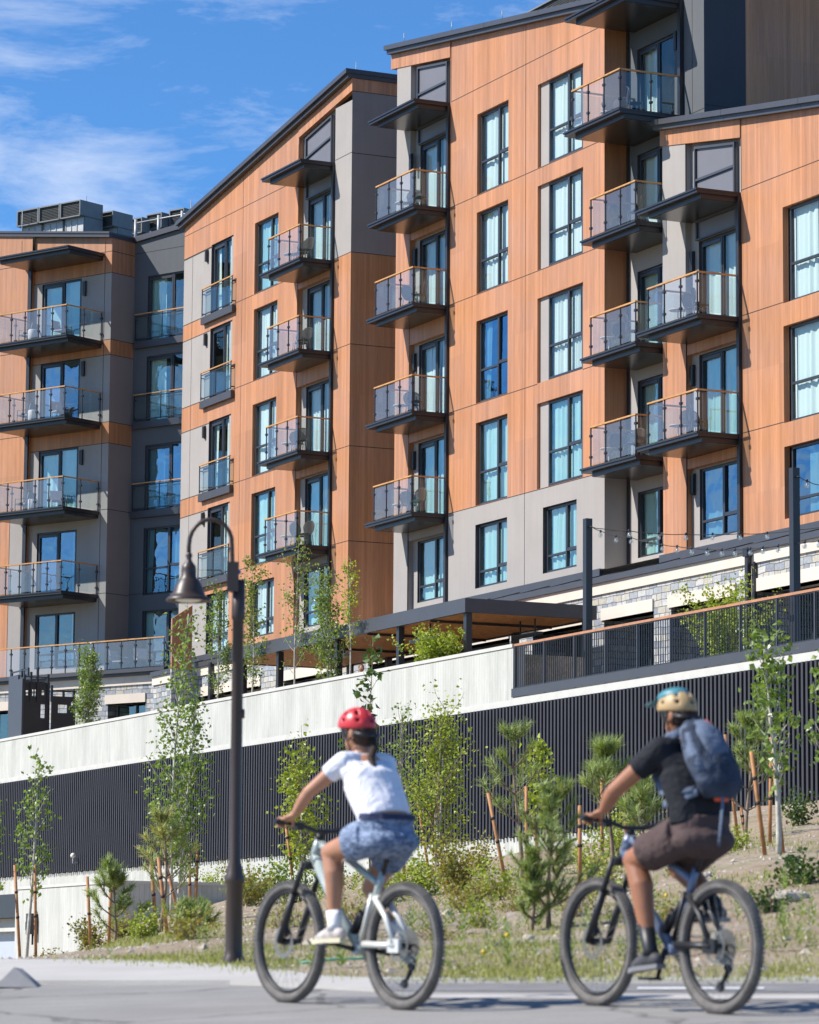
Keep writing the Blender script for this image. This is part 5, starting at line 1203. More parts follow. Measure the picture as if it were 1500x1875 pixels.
# stakes
for x0, y0, x1, y1, lab, D in ((38, 1757, 27, 1584, 'left leaning stake beside the far left aspen', 60), (66, 1757, 64, 1585, 'upright stake right of the far left aspen', 60),
    (306, 1735, 290, 1570, 'leaning stake crossing the tan topped pine', 49), (286, 1738, 276, 1572, 'stake behind the boughs of the tan topped pine', 52), (330, 1700, 302, 1572, 'slanting stake right of the tan topped pine', 56),
    (357, 1690, 363, 1542, 'stake right of the tall aspen beside the lamp post', 62), (348, 1690, 347, 1560, 'short stake close behind the tall aspen', 64), (200, 1690, 204, 1596, 'stake behind the small dense green pine', 56),
    (167, 1700, 160, 1605, 'thin stake left of the small dense green pine', 58), (543, 1575, 521, 1492, 'slanting stake under the handlebar of the cyclist in white', None), (620, 1655, 628, 1570, 'stake seen through the frame of the white bicycle', None),
    (740, 1630, 739, 1458, 'stake behind the back of the cyclist in white', None), (788, 1612, 761, 1440, 'leaning stake through the middle of the multi stemmed birch', None), (811, 1612, 801, 1425, 'right stake of the multi stemmed birch', None),
    (929, 1632, 894, 1452, 'leaning stake left of the tallest open pine', None), (965, 1625, 964, 1440, 'upright stake right of the tallest open pine', None), (988, 1590, 974, 1484, 'short leaning stake behind the bushy pine', None),
    (1062, 1640, 1062, 1475, 'stake just in front of the hand of the cyclist in black', 44), (1103, 1590, 1102, 1425, 'stake left of the tufted pine behind the cyclist in black', None), (1148, 1590, 1143, 1412, 'stake right of the tufted pine behind the cyclist in black', None),
    (1401, 1566, 1376, 1376, 'left leaning stake of the aspen right of the backpack', None), (1434, 1562, 1412, 1350, 'right leaning stake of the aspen right of the backpack', None), (1410, 1545, 1412, 1380, 'middle stake behind the pale aspen trunk', None),
    (1352, 1540, 1328, 1345, 'stake half hidden by the top of the backpack', None), (1366, 1535, 1357, 1480, 'broken short stake low beside the backpack', None)):
    stake(x0, y0, x1, y1, lab, D)
# shrubs and weeds
shr = [(700, 1655, 0.6, 0.9, M_LEAFY, 800, 0.045, 'green shrub between the wheels of the white bicycle'), (905, 1650, 0.55, 0.8, M_LEAFY, 700, 0.045, 'light green shrub left of the leaning stake'), (880, 1700, 0.30, 0.45, M_LEAFY, 420, 0.03, 'small leafy clump before the golden brown shrub'), (800, 1725, 0.22, 0.35, M_LEAFR, 350, 0.022, 'tiny rust coloured clump above the rear wheel'), (940, 1670, 0.4, 0.6, M_LEAFR, 500, 0.035, 'low dry clump left of the bushy pine'), (1085, 1600, 0.8, 1.0, M_LEAFY, 800, 0.05, 'bright low shrub beneath the tufted pine'), (1240, 1560, 0.7, 1.0, M_LEAFR, 600, 0.05, 'faded shrub hidden behind the brown shorts'), (350, 1722, 0.35, 0.6, M_LEAFR, 400, 0.035, 'dry clump at the foot of the lamp post'), (510, 1700, 0.35, 0.5, M_LEAFR, 400, 0.032, 'dry clump inside the front wheel of the white bicycle'),
    (165, 1712, 0.62, 0.8, M_LEAFR, 900, 0.05, 'rust tinged shrub before the low wall'), (225, 1718, 0.5, 0.7, M_LEAFR, 700, 0.05, 'reddish shrub under the small dense pine'),
    (270, 1722, 0.45, 0.6, M_LEAFY, 500, 0.05, 'yellowish low shrub beside the pine boughs'), (395, 1650, 1.0, 1.3, M_LEAFY, 1500, 0.06, 'loose green shrub right behind the lamp post'), (455, 1660, 0.9, 0.9, M_LEAFR, 800, 0.05, 'yellow brown shrub just right of the lamp post'),
    (470, 1600, 0.8, 1.2, M_LEAF, 900, 0.06, 'trailing green shrub along the concrete plinth'), (530, 1620, 0.9, 1.1, M_LEAF, 900, 0.055, 'leafy shrub seen above the front wheel of the white bicycle'), (600, 1640, 0.8, 1.1, M_LEAF, 800, 0.055, 'shrub behind the knee of the cyclist in white'),
    (770, 1640, 0.7, 1.2, M_LEAFY, 1100, 0.05, 'low green shrub above the rear wheel of the white bicycle'), (835, 1640, 0.85, 1.1, M_LEAFR, 1400, 0.055, 'golden brown shrub right of the white bicycle'), (852, 1672, 0.5, 0.7, M_LEAFR, 800, 0.035, 'orange tinged low shrub nearer the road'),
    (880, 1600, 0.8, 0.9, M_LEAFR, 700, 0.05, 'dry leaved shrub against the plinth'), (1060, 1680, 0.4, 0.45, M_LEAFR, 500, 0.03, 'dry shrub behind the front wheel of the dark bicycle'), (1205, 1700, 0.3, 0.35, M_LEAFR, 400, 0.028, 'thin dry shrub seen through the dark bicycle frame'),
    (1130, 1560, 0.9, 1.3, M_LEAFY, 900, 0.05, 'pale flecked shrub under the arm of the cyclist in black'), (1475, 1620, 0.38, 0.55, M_LEAFD, 500, 0.05, 'dark green ground shrub at the right edge'), (1410, 1672, 0.26, 0.4, M_LEAFD, 420, 0.035, 'dark green ground shrub right of the rear wheel'),
    (1465, 1512, 0.7, 0.7, M_LEAFD, 500, 0.06, 'small dark shrub at the foot of the slats right'), (1345, 1560, 0.4, 0.6, M_LEAFY, 400, 0.04, 'yellow green clump below the backpack'), (1180, 1500, 0.8, 0.6, M_LEAFY, 300, 0.06, 'sprig of yellow leaves behind the arm of the cyclist in black'),
    (90, 1745, 0.35, 0.5, M_LEAFR, 250, 0.045, 'sparse weed beside the left stakes'), (640, 1690, 0.35, 0.5, M_LEAFR, 300, 0.03, 'sparse dry weed behind the pedals of the white bicycle'), (1105, 1640, 0.5, 0.8, M_NEEDT, 500, 0.06, 'tan dry shrub under the tufted pine')]
for i, (x, y, H, W_, mt, n, ls, lab) in enumerate(shr): bush(ground_hit(x, y), H, W_, 100+i, lab, mt, ls, n, stems=16)
# rocks
r = random.Random(5); M_ROCK = simple('pale_rock', (0.44, 0.385, 0.31), 0.9, 0, 0.3, 8, 0.5, 30)
GR = MB()
for i in range(3600):       # stones of the gravel bank
    f = r.random()**1.6; t = r.uniform(-0.13, 0.135); ye = interp(t, YE_TAB); Y = ye+0.25+f*62; X = t*Y
    s = r.uniform(0.010, 0.034)*(1+f*0.8)*(2.4 if r.random() < 0.025 else 1); z = terr_z(X, Y)
    rot = Matrix.Rotation(r.uniform(0, 6), 3, 'Z'); q = [rot @ Vector((s*a*r.uniform(.7, 1.2), s*b_*r.uniform(.6, 1.1), s*c_*r.uniform(.4, .8))) for a, b_, c_ in ((1, 0, 0), (0, 1, 0), (-1, 0, 0), (0, -1, 0), (0.1, 0, 1), (0, 0, -1))]
    i0 = len(GR.v); GR.v += [(X+k.x, Y+k.y, z+k.z) for k in q]
    for a, b_ in ((0, 1), (1, 2), (2, 3), (3, 0)): GR.f.append((i0+a, i0+b_, i0+4)); GR.m.append(0); GR.sm.append(False)
tag(add('gravel', GR, M_ROCK), 'pale gravel and stones scattered over the bank', 'gravel', kind='stuff')
for i, (x, y, s, lab) in enumerate(((1435, 1652, 0.14, 'larger white rock at the right beside the dark ground shrub'), (1462, 1650, 0.10, 'smaller pale rock right of the larger white rock'), (968, 1722, 0.05, 'little dark rock below the bushy pine'), (1290, 1608, 0.08, 'flat pale rock behind the backpack strap'))):
    b = ground_hit(x, y); m = MB(); m.ball((0, 0, s*0.2), (s, s*0.8, s*0.55), 9, 6); rr = random.Random(i)
    m.v = [(p[0]*rr.uniform(.85, 1.1), p[1]*rr.uniform(.85, 1.1), p[2]*rr.uniform(.85, 1.15)) for p in m.v]; m.sm = [False]*len(m.f)
    o = add('rock', m, M_ROCK, None, Matrix.Translation(b)); tag(o, lab, 'rock', 'rocks on the bank')
# grass
G = MB(); r = random.Random(9)
def blade(X, Y, h, lean=0.4):
    z = terr_z(X, Y)-0.01; a = r.uniform(0, 6.28); dx, dy = math.cos(a), math.sin(a); w_ = 0.0035+h*0.012; l = h*lean*r.uniform(0.2, 1)
    i0 = len(G.v); G.v += [(X-dy*w_, Y+dx*w_, z), (X+dy*w_, Y-dx*w_, z), (X+dx*l*.4+dy*w_*.7, Y+dy*l*.4-dx*w_*.7, z+h*.6), (X+dx*l*.4-dy*w_*.7, Y+dy*l*.4+dx*w_*.7, z+h*.6), (X+dx*l, Y+dy*l, z+h)]
    G.f += [(i0, i0+1, i0+2, i0+3), (i0+3, i0+2, i0+4)]; G.m += [0, 0]; G.sm += [False, False]
for i in range(1500):
    px = r.choice([r.uniform(560, 1500), r.uniform(820, 1500), r.uniform(200, 560)]); t = SX(px); ye = interp(t, YE_TAB)
    f = r.random()**2.2; Y = ye+0.1+f*(40 if px > 560 else 25); X = t*Y
    dens = noise.noise(Vector((X*0.7, Y*0.25, 2.0)))+(0.42 if (px > 820 and Y < ye+3.2) else 0.05)
    if dens < -0.02: continue
    for k in range(int(18+55*min(1, dens))): blade(X+r.gauss(0, .16), Y+r.gauss(0, .26), r.uniform(0.015, 0.050)*(1+f*0.9)*(1.5 if r.random() < .06 else 1))
tag(add('grass', G, M_GRASS), 'patchy short grass and weeds on the bank', 'grass', kind='stuff')
Wd = MB(); r = random.Random(19)
for i, (x, y) in enumerate([(r.uniform(560, 1500), r.uniform(1610, 1786)) for _ in range(170)]+[(r.uniform(100, 450), r.uniform(1700, 1756)) for _ in range(14)]):
    b = ground_hit(x, y); h = r.uniform(0.10, 0.26)*(b.y/30)**0.5
    for k in range(24): 
        z = b.z+h*k/24*0.9; a = k*2.4; L_ = h*0.32*(1-0.5*k/24); q = Vector((b.x, b.y, z)); d = Vector((math.cos(a), math.sin(a), 0.7)); n_ = d.cross(Vector((0, 0, 1))).normalized()*L_*0.16
        i0 = len(Wd.v); Wd.v += [tuple(q), tuple(q+d*L_*.5+n_), tuple(q+d*L_), tuple(q+d*L_*.5-n_)]; Wd.f += [(i0, i0+1, i0+2), (i0, i0+2, i0+3)]; Wd.m += [0, 0]; Wd.sm += [False, False]
    if i % 14 == 3:
        i0 = len(Wd.v); q = Vector((b.x, b.y, b.z+h)); s = 0.022*b.y/26; Wd.v += [tuple(q+Vector(k)*s) for k in ((-1, 0, 0), (0, 0, -1), (1, 0, 0), (0, 0, 1), (0, -1, 0.2))]; Wd.f += [(i0, i0+1, i0+4), (i0+1, i0+2, i0+4), (i0+2, i0+3, i0+4), (i0+3, i0, i0+4)]; Wd.m += [1]*4; Wd.sm += [False]*4
tag(add('weeds', Wd, [leafmat('weed_leaf', (0.12, 0.19, 0.04), (0.20, 0.28, 0.07), 0.3, 0.5), simple('yellow_petal', (0.75, 0.5, 0.02), 0.6)]), 'upright green weeds and a few yellow flowers on the bank', 'weeds', kind='stuff')
m = MB(); hp = [ground_hit(x, y)+Vector((0, 0, 0.02)) for x, y in ((548, 1770), (580, 1768), (615, 1765), (640, 1763), (668, 1762), (690, 1763))]; m.tube(hp, 0.009, 6)
tag(add('garden_hose', m, simple('green_hose', (0.07, 0.30, 0.20), 0.5)), 'thin green hose lying on the soil behind the white bicycle', 'hose')
# a guest on the terrace, seen from the chest up over the wall
u, _ = RT.uz(662, 1215, 1.4); gp = RT.w(u, 1.4, 7.66); TM = Matrix.Translation(gp) @ Matrix.Rotation(R_(20), 4, 'Z')
bd = MB(); bd.tube([(0, 0, 0.9), (0, 0, 1.05), (0, 0, 1.2), (0, 0.01, 1.42), (0, 0.02, 1.5)], [(0.17, 0.12), (0.15, 0.11), (0.18, 0.12), (0.19, 0.11), (0.06, 0.06)], 16, up=(1, 0, 0))
for s_ in (1, -1):
    bd.tube([(0.10*s_, 0, 0.95), (0.10*s_, 0.01, 0.5), (0.10*s_, 0.02, 0.08)], [0.09, 0.065, 0.045], 12); bd.tube([(0.10*s_, 0.06, 0.04), (0.10*s_, -0.16, 0.035)], [0.045, 0.035], 10)
    bd.tube([(0.19*s_, 0.01, 1.42), (0.25*s_, -0.02, 1.16), (0.20*s_, -0.22, 1.06)], [0.055, 0.045, 0.032], 12)
    for k_ in range(5): bd.tube([(0.20*s_+(k_-2)*0.017, -0.24, 1.05), (0.20*s_+(k_-2)*0.018, -0.30, 1.035+0.005*k_), (0.20*s_+(k_-2)*0.018, -0.32, 1.01)], 0.009, 6)
bd.tube([(0, 0.02, 1.46), (0, 0.01, 1.62)], 0.055, 12); bd.ball((0, 0.0, 1.70), (0.078, 0.098, 0.115), 16, 12); bd.ball((0, -0.10, 1.69), (0.012, 0.02, 0.02), 8, 6)
for s_ in (1, -1): bd.ball((0.08*s_, 0.01, 1.69), (0.01, 0.02, 0.03), 8, 6)
go = add('person', bd, simple('guest_skin', (0.40, 0.20, 0.12), 0.5), None, TM); tag(go, 'guest in a pale blue shirt standing on the terrace behind the birches', 'person')
md = go.modifiers.new('remesh', 'REMESH'); md.mode = 'VOXEL'; md.voxel_size = 0.012; md.use_smooth_shade = True
t = MB(); t.tube([(0, 0, 0.92), (0, 0, 1.2), (0, 0.01, 1.42), (0, 0.02, 1.49)], [(0.19, 0.14), (0.20, 0.14), (0.21, 0.13), (0.08, 0.075)], 16, up=(1, 0, 0))
for s_ in (1, -1): t.tube([(0.18*s_, 0.01, 1.42), (0.235*s_, -0.01, 1.2)], [0.075, 0.065], 12)
so = add('shirt', t, simple('pale_blue_cotton', (0.35, 0.45, 0.62), 0.9), go, TM)
t = MB(); t.ball((0, 0.02, 1.73), (0.086, 0.095, 0.105), 14, 10); add('hair', t, simple('brown_hair', (0.08, 0.04, 0.02), 0.6), go, TM)
# ------------------------------------------------------------------ cyclists
def skin_mat(name, c):
    m, nt, out = newmat(name); n = nt.noise(nt.coord('Object'), 9, 4)
    cc = nt.mix(1.0, c, nt.ramp(n, [(0.3, 0.9), (0.7, 1.08)]), 'MULTIPLY'); p = principled(nt, out, cc, 0.45, 0)
    p.inputs['Subsurface Weight'].default_value = 0.12; p.inputs['Subsurface Radius'].default_value = (0.02, 0.008, 0.004); return m
M_SK1 = skin_mat('skin', (0.44, 0.215, 0.125)); M_SK2 = skin_mat('skin_tan', (0.36, 0.155, 0.08))
def cloth(name, c, var=0.10, wr=0.7, pat=None):
    m, nt, out = newmat(name); co = nt.coord('Object')
    n = nt.noise(co, 7, 4, 0.6, 0.8); b = nt.mix(1.0, c, nt.ramp(n, [(0.3, 1-var), (0.7, 1+var)]), 'MULTIPLY')
    if pat: pn_ = nt.ramp(nt.noise(nt.coord('Object', scale=(1, 1, 2.2)), 16, 4, 0.75, 1.4), [(0.44, 0.0), (0.54, 1.0)]); b = nt.mix(pn_, b, pat)
    principled(nt, out, b, 0.85, 0, nt.bump(nt.noise(co, 9, 3, 0.5, 1.2), wr, 0.03), 0.2); return m
M_TEE = cloth('white_cotton', (0.80, 0.79, 0.84), 0.03); M_BLK = cloth('black_cotton', (0.020, 0.021, 0.026), 0.1)
M_SHB = cloth('marbled_blue', (0.10, 0.14, 0.225), 0.15, 0.7, (0.26, 0.32, 0.44)); M_SHBR = cloth('brown_nylon', (0.085, 0.058, 0.055), 0.15)
M_NAVY = cloth('navy_band', (0.04, 0.05, 0.10)); M_PACK = cloth('slate_blue_nylon', (0.042, 0.055, 0.082), 0.35); M_PACKL = cloth('pale_blue_nylon', (0.115, 0.145, 0.205), 0.35)
M_RED = simple('red_shell', (0.56, 0.035, 0.04), 0.35, 0, 0.06, 5); M_GOLD = simple('sand_shell', (0.43, 0.29, 0.135), 0.5, 0, 0.06, 5); M_TEAL = simple('teal_shell', (0.055, 0.21, 0.25), 0.45, 0, 0.06, 5)
M_BK = simple('matt_black', (0.014, 0.014, 0.016), 0.45); M_TYRE = simple('dusty_tyre', (0.15, 0.14, 0.13), 0.9, 0, 0.25, 12, 0.6, 80); M_HAIR = simple('dark_hair', (0.035, 0.017, 0.010), 0.85, 0, 0.2, 40)
M_FGREY = simple('pale_green_grey_paint', (0.36, 0.42, 0.41), 0.3, 0.1); M_FWHT = simple('silver_white_paint', (0.66, 0.66, 0.62), 0.3, 0.1); M_FBLU = simple('lilac_blue_paint', (0.17, 0.21, 0.31), 0.3, 0.1); M_CHR = simple('polished_steel', (0.35, 0.35, 0.35), 0.5, 0.7)
M_WSOCK = cloth('white_sock', (0.75, 0.75, 0.75), 0.03); M_SHOE = simple('pale_shoe', (0.50, 0.45, 0.42), 0.7, 0, 0.3, 25); M_SOLE = simple('cream_sole', (0.66, 0.60, 0.42), 0.7); M_DSHOE = simple('dark_shoe', (0.055, 0.055, 0.062), 0.7, 0, 0.3, 25); M_DSOLE = simple('grey_sole', (0.20, 0.20, 0.21), 0.7)
M_ORG = simple('orange_webbing', (0.80, 0.10, 0.03), 0.6); M_DIRT = simple('worn_rotor_steel', (0.28, 0.27, 0.25), 0.4, 0.7)

def remesh(o, vox, smooth=6):
    m = o.modifiers.new('remesh', 'REMESH'); m.mode = 'VOXEL'; m.voxel_size = vox; m.use_smooth_shade = True
    if smooth: s = o.modifiers.new('smooth', 'SMOOTH'); s.iterations = smooth; s.factor = 0.5
    return o
def chain(mb, pts, rad, n=14, up=None):
    mb.tube(pts, rad, n, up=up)
    for p, r_ in ((pts[0], rad[0]), (pts[-1], rad[-1])):
        rr = r_ if not isinstance(r_, tuple) else min(r_)
        mb.ball(p, rr*0.98, 12, 8)
def bike_frame_M(px, py, D, fwd=(-0.6, 0.8)):
    p = P(px, py, D); X, Y = p.x, p.y; z = road_z(X, Y)
    f = Vector((fwd[0], fwd[1], 0.035*fwd[0]+0.06*fwd[1])).normalized(); l = Vector((-fwd[1], fwd[0], 0)); l.normalize(); u = f.cross(l); u.normalize()
    if u.z < 0: u = -u
    l = u.cross(f); M = Matrix((f, l, u)).transposed().to_4x4(); return Matrix.Translation((X, Y, z)) @ M
def bicycle(M, wb, mfront, mrear, label, bb, crank_a, bar, seat, dark=False):
    """origin under the rear hub, x forward, y to the rider's left"""
    o = empty('mountain_bike', M, label, 'bicycle', 'mountain bikes on the road'); R = 0.368
    def wheel(cx, rear):
        t = MB(); n = 64
        for k in range(n):
            a0, a1 = 2*math.pi*k/n, 2*math.pi*(k+1)/n
        ring = [(cx+(R-0.029)*math.cos(2*math.pi*k/n), 0, R+(R-0.029)*math.sin(2*math.pi*k/n)) for k in range(n+1)]
        t.tube(ring, 0.029, 12, caps=False, up=(0, 1, 0))
        for k in range(92):
            a = 2*math.pi*k/92; 
            for y_, rr in ((-0.018, R-0.004), (0.018, R-0.004), (-0.027, R-0.014), (0.027, R-0.014), (0, R-0.001)):
                aa = a+(0.034 if y_ == 0 else 0); c = Vector((cx+rr*math.cos(aa), y_, R+rr*math.sin(aa))); er = Vector((math.cos(aa), 0, math.sin(aa))); et = Vector((-math.sin(aa), 0, math.cos(aa)))*0.006; ey = Vector((0, 0.006, 0)); er = er*0.005
                t.hexa([c-et-ey-er, c+et-ey-er, c+et+ey-er, c-et+ey-er, c-et-ey+er, c+et-ey+er, c+et+ey+er, c-et+ey+er])
        w = MB(); ring = [(cx+(R-0.066)*math.cos(2*math.pi*k/n), 0, R+(R-0.066)*math.sin(2*math.pi*k/n)) for k in range(n+1)]
        w.tube(ring, [(0.015, 0.011)]*(n+1), 8, caps=False, up=(0, 1, 0))
        wh = add('wheel', w, M_BK, o, M); add('tyre', t, M_TYRE, wh, M)
        s = MB()
        for k in range(28):
            a = 2*math.pi*k/28; b = a+(0.35 if k % 2 else -0.35); sy = 0.028 if k % 4 < 2 else -0.028
            s.tube([(cx+0.022*math.cos(b), sy, R+0.022*math.sin(b)), (cx+(R-0.07)*math.cos(a), 0, R+(R-0.07)*math.sin(a))], 0.0013, 4, caps=False)
        add('spokes', s, M_CHR, wh, M)
        h = MB(); h.tube([(cx, -0.05, R), (cx, 0.05, R)], 0.021, 12); add('hub', h, M_BK, wh, M)
        d = MB(); n2 = 36; ri, ro = 0.076, (0.10 if not rear else 0.09)
        for k in range(n2):
            if k % 3 == 0 and False: continue
            a0, a1 = 2*math.pi*k/n2, 2*math.pi*(k+1)/n2
            d.hexa([(cx+ri*math.cos(a0), 0.04, R+ri*math.sin(a0)), (cx+ri*math.cos(a1), 0.04, R+ri*math.sin(a1)), (cx+ri*math.cos(a1), 0.042, R+ri*math.sin(a1)), (cx+ri*math.cos(a0), 0.042, R+ri*math.sin(a0)),
                    (cx+ro*math.cos(a0), 0.04, R+ro*math.sin(a0)), (cx+ro*math.cos(a1), 0.04, R+ro*math.sin(a1)), (cx+ro*math.cos(a1), 0.042, R+ro*math.sin(a1)), (cx+ro*math.cos(a0), 0.042, R+ro*math.sin(a0))])
        for k in range(6): a = k*math.pi/3; d.tube([(cx+0.02*math.cos(a), 0.041, R+0.02*math.sin(a)), (cx+ri*math.cos(a+.3), 0.041, R+ri*math.sin(a+.3))], 0.004, 4)
        add('brake_disc', d, M_DIRT, wh, M)
        return wh
    wheel(0.0, True); wheel(wb, False)
    if True:
        c = MB()
        for k, rr in enumerate((0.10, 0.09, 0.08, 0.07, 0.06, 0.05, 0.04)): c.tube([(0, -0.03-0.004*k, R), (0, -0.032-0.004*k, R)], rr, 26)
        add('cassette', c, M_DIRT, o, M)
        c = MB(); c.tube([(0.0, -0.05, R-0.03), (-0.02, -0.055, R-0.11), (0.06, -0.05, R-0.22)], [0.02, 0.018, 0.012], 8); c.tube([(0.06, -0.06, R-0.22), (0.06, -0.04, R-0.22)], 0.026, 12); c.tube([(0.0, -0.06, R-0.11), (0.0, -0.04, R-0.11)], 0.024, 12); add('derailleur', c, M_BK, o, M)
    ht, hb = Vector((wb-0.30, 0, 0.985)), Vector((wb-0.245, 0, 0.86)); st = Vector((0.235, 0, 0.80)); BBv = Vector(bb)
    f = MB()
    f.tube([ht-(0.01*(hb-ht)), hb], [0.030, 0.032], 14)
    f.tube([hb+Vector((-.01, 0, .03)), (hb+BBv)/2+Vector((0.02, 0, -0.02)), BBv+Vector((0.02, 0, 0.01))], [0.034, 0.030, 0.034], 14)
    f.tube([ht+Vector((-.02, 0, -.03)), (ht+st)/2+Vector((0, 0, -0.035)), st+Vector((0.03, 0, -0.08))], [0.026, 0.022, 0.021], 12)
    f.tube([st, st.lerp(BBv, 0.4)], [0.021, 0.024], 12); f.tube([st.lerp(BBv, 0.35), BBv+Vector((-.01, 0, 0.02))], [0.024, 0.03], 12)
    f.tube([BBv-Vector((0, 0.05, 0)), BBv+Vector((0, 0.05, 0))], 0.034, 14)
    add('frame', f, mfront, o, M)
    g = MB()
    for y in (-0.062, 0.062):
        ax = Vector((0.0, y, R)); pv = BBv+Vector((-0.07, y*0.6, 0.03)); up_ = st.lerp(BBv, 0.34)+Vector((-0.03, y*0.45, 0))
        g.tube([ax, pv], [0.019, 0.021], 8, up=(0, 1, 0)); g.tube([ax+Vector((0.02, 0, 0.015)), (ax+up_)/2+Vector((0, 0, 0.03)), up_], [0.018, 0.017, 0.018], 8, up=(0, 1, 0))
        g.tube([up_+Vector((0.03, 0, 0.02)), pv+Vector((0.03, 0, 0.02))], [0.014, 0.014], 8)
        g.box(-0.04, 0.07, y-0.012, y+0.012, R-0.04, R+0.04)
    g.tube([st.lerp(BBv, .34)+Vector((-.06, -.04, 0)), st.lerp(BBv, .34)+Vector((-.06, .04, 0))], 0.015, 8)
    add('swingarm', g, mrear, o, M)
    s = MB(); a_, b_ = st.lerp(BBv, 0.42)+Vector((0.07, 0, 0.0)), BBv+Vector((0.09, 0, 0.09)); s.tube([a_, b_], 0.012, 8); s.tube([a_.lerp(b_, 0.3), a_.lerp(b_, 0.95)], 0.030, 12); add('shock', s, M_BK, o, M)
    k = MB(); cr_ = hb+Vector((0.012, 0, -0.03)); k.tube([cr_+Vector((0, -0.075, 0)), cr_+Vector((0, 0.075, 0))], 0.026, 10)
    for y in (-0.07, 0.07):
        ax = Vector((wb, y, R)); top_ = cr_+Vector((0, y, 0.02)); k.tube([top_, top_.lerp(ax, 0.48)], 0.0175, 10); k.tube([top_.lerp(ax, 0.40), ax], [0.025, 0.022], 10)
    mid = cr_.lerp(Vector((wb, 0, R)), 0.42); k.tube([mid+Vector((0, -.07, 0)), mid+Vector((.05, 0, .03)), mid+Vector((0, .07, 0))], 0.014, 8)
    k.tube([(wb, -0.08, R), (wb, 0.08, R)], 0.014, 8); k.box(wb-0.06, wb-0.01, 0.045, 0.075, R+0.03, R+0.11); add('fork', k, M_BK, o, M)
    h = MB(); B_ = Vector(bar); h.tube([ht+Vector((0, 0, 0.0)), ht+Vector((-.012, 0, .035))], 0.026, 10); h.tube([ht+Vector((-.012, 0, .03)), B_], 0.018, 10)
    bars = [B_+Vector(q) for q in ((-0.045, -0.39, 0.045), (-0.02, -0.2, 0.035), (0, -0.07, 0.0), (0, 0.07, 0.0), (-0.02, 0.2, 0.035), (-0.045, 0.39, 0.045))]; h.tube(bars, 0.0135, 8)
    hb_ = add('handlebar', h, M_BK, o, M)
    for y in (-1, 1):
        q = MB(); q.tube([B_+Vector((-0.03, y*0.26, 0.04)), B_+Vector((-0.047, y*0.40, 0.046))], 0.0165, 12); add('grip', q, M_BK, hb_, M)
        q = MB(); q.tube([B_+Vector((-.02, y*.20, .03)), B_+Vector((.03, y*.22, .01)), B_+Vector((.03, y*.33, .02))], 0.006, 6); q.box(B_.x-0.035, B_.x+0.01, B_.y+y*0.2-0.02, B_.y+y*0.2+0.02, B_.z+0.0, B_.z+0.05); add('brake_lever', q, M_BK, hb_, M)
    q = MB(); q.tube([B_+Vector((0.0, .08, .03)), B_+Vector((.10, .10, -.02)), B_+Vector((.06, .03, -.2)), hb+Vector((.03, .03, 0))], 0.004, 5); q.tube([B_+Vector((0.0, -.1, .03)), B_+Vector((.12, -.05, -.02)), ht+Vector((.02, -.03, -.08))], 0.004, 5); add('cable', q, M_BK, o, M)
    S_ = Vector(seat); q = MB(); q.tube([st-Vector((0, 0, .02)), S_-Vector((0.02, 0, 0.03))], 0.016, 10); add('seat_post', q, M_BK, o, M)
    q = MB(); q.tube([S_+Vector((-.12, 0, .01)), S_+Vector((-.05, 0, .012)), S_+Vector((.05, 0, .0)), S_+Vector((.14, 0, -.02))], [(0.02, 0.06), (0.022, 0.075), (0.02, 0.035), (0.012, 0.018)], 12, up=(0, 0, 1)); add('saddle', q, M_BK, o, M)
    ca = crank_a; q = MB(); pl_ = {}
    for sd_ in (1, -1):
        e = BBv+Vector((0.172*math.cos(ca)*sd_, 0.075*sd_, 0.172*math.sin(ca)*sd_)); q.tube([BBv+Vector((0, .062*sd_, 0)), e], [0.016, 0.012], 8); pl_[sd_] = e
    q.tube([BBv+Vector((0, -0.052, 0)), BBv+Vector((0, -0.056, 0))], 0.075, 24); ck = add('crank', q, M_BK, o, M)
    for sd_ in (1, -1):
        q = MB(); e = pl_[sd_]; q.box(e.x-0.05, e.x+0.05, min(e.y, e.y+sd_*.10)+0.0, max(e.y, e.y+sd_*.10), e.z-0.008, e.z+0.008); add('pedal', q, M_BK, ck, M)
    q = MB(); q.tube([BBv+Vector((0, -.054, .075)), (0, -.04, R+.05)], 0.004, 4); q.tube([BBv+Vector((0, -.054, -.075)), (0.06, -.05, R-.245)], 0.004, 4); add('chain', q, M_DIRT, o, M)
    return o, pl_, bars
def hand(mb, wrist, grip_c, side, r_=0.0165):
    """palm over the grip and five separate fingers curled round it; grip runs along y"""
    W, G_ = Vector(wrist), Vector(grip_c)
    top_ = G_+Vector((-0.030, 0, 0.018))
    mb.tube([W, W.lerp(top_, 0.55)+Vector((0, 0, .006)), top_], [(0.026, 0.021), (0.034, 0.019), (0.040, 0.016)], 12, up=(0, 1, 0))
    mb.ball(top_, (0.022, 0.040, 0.015), 12, 8)
    for i, (dy, k) in enumerate(((-0.032, 0.95), (-0.011, 1.05), (0.010, 1.0), (0.030, 0.82))):
        y = G_.y-dy*side; rad = 0.0095-(0.001 if i == 3 else 0); pts = []
        for j in range(7):
            a = math.radians(150-38*j*k); rr = r_+0.013; pts.append((G_.x+rr*math.cos(a), y+0.002*j*side, G_.z+rr*math.sin(a)))
        mb.tube(pts, [rad*(1-0.035*j) for j in range(7)], 8); mb.ball(pts[-1], rad*0.8, 8, 6)
    y = G_.y-side*0.048
    mb.tube([top_+Vector((0, -side*0.03, 0)), (G_.x-0.024, y+0.004*side, G_.z+0.006), (G_.x-0.012, y, G_.z-0.020), (G_.x+0.012, y, G_.z-0.027)], [0.013, 0.012, 0.0105, 0.009], 8)
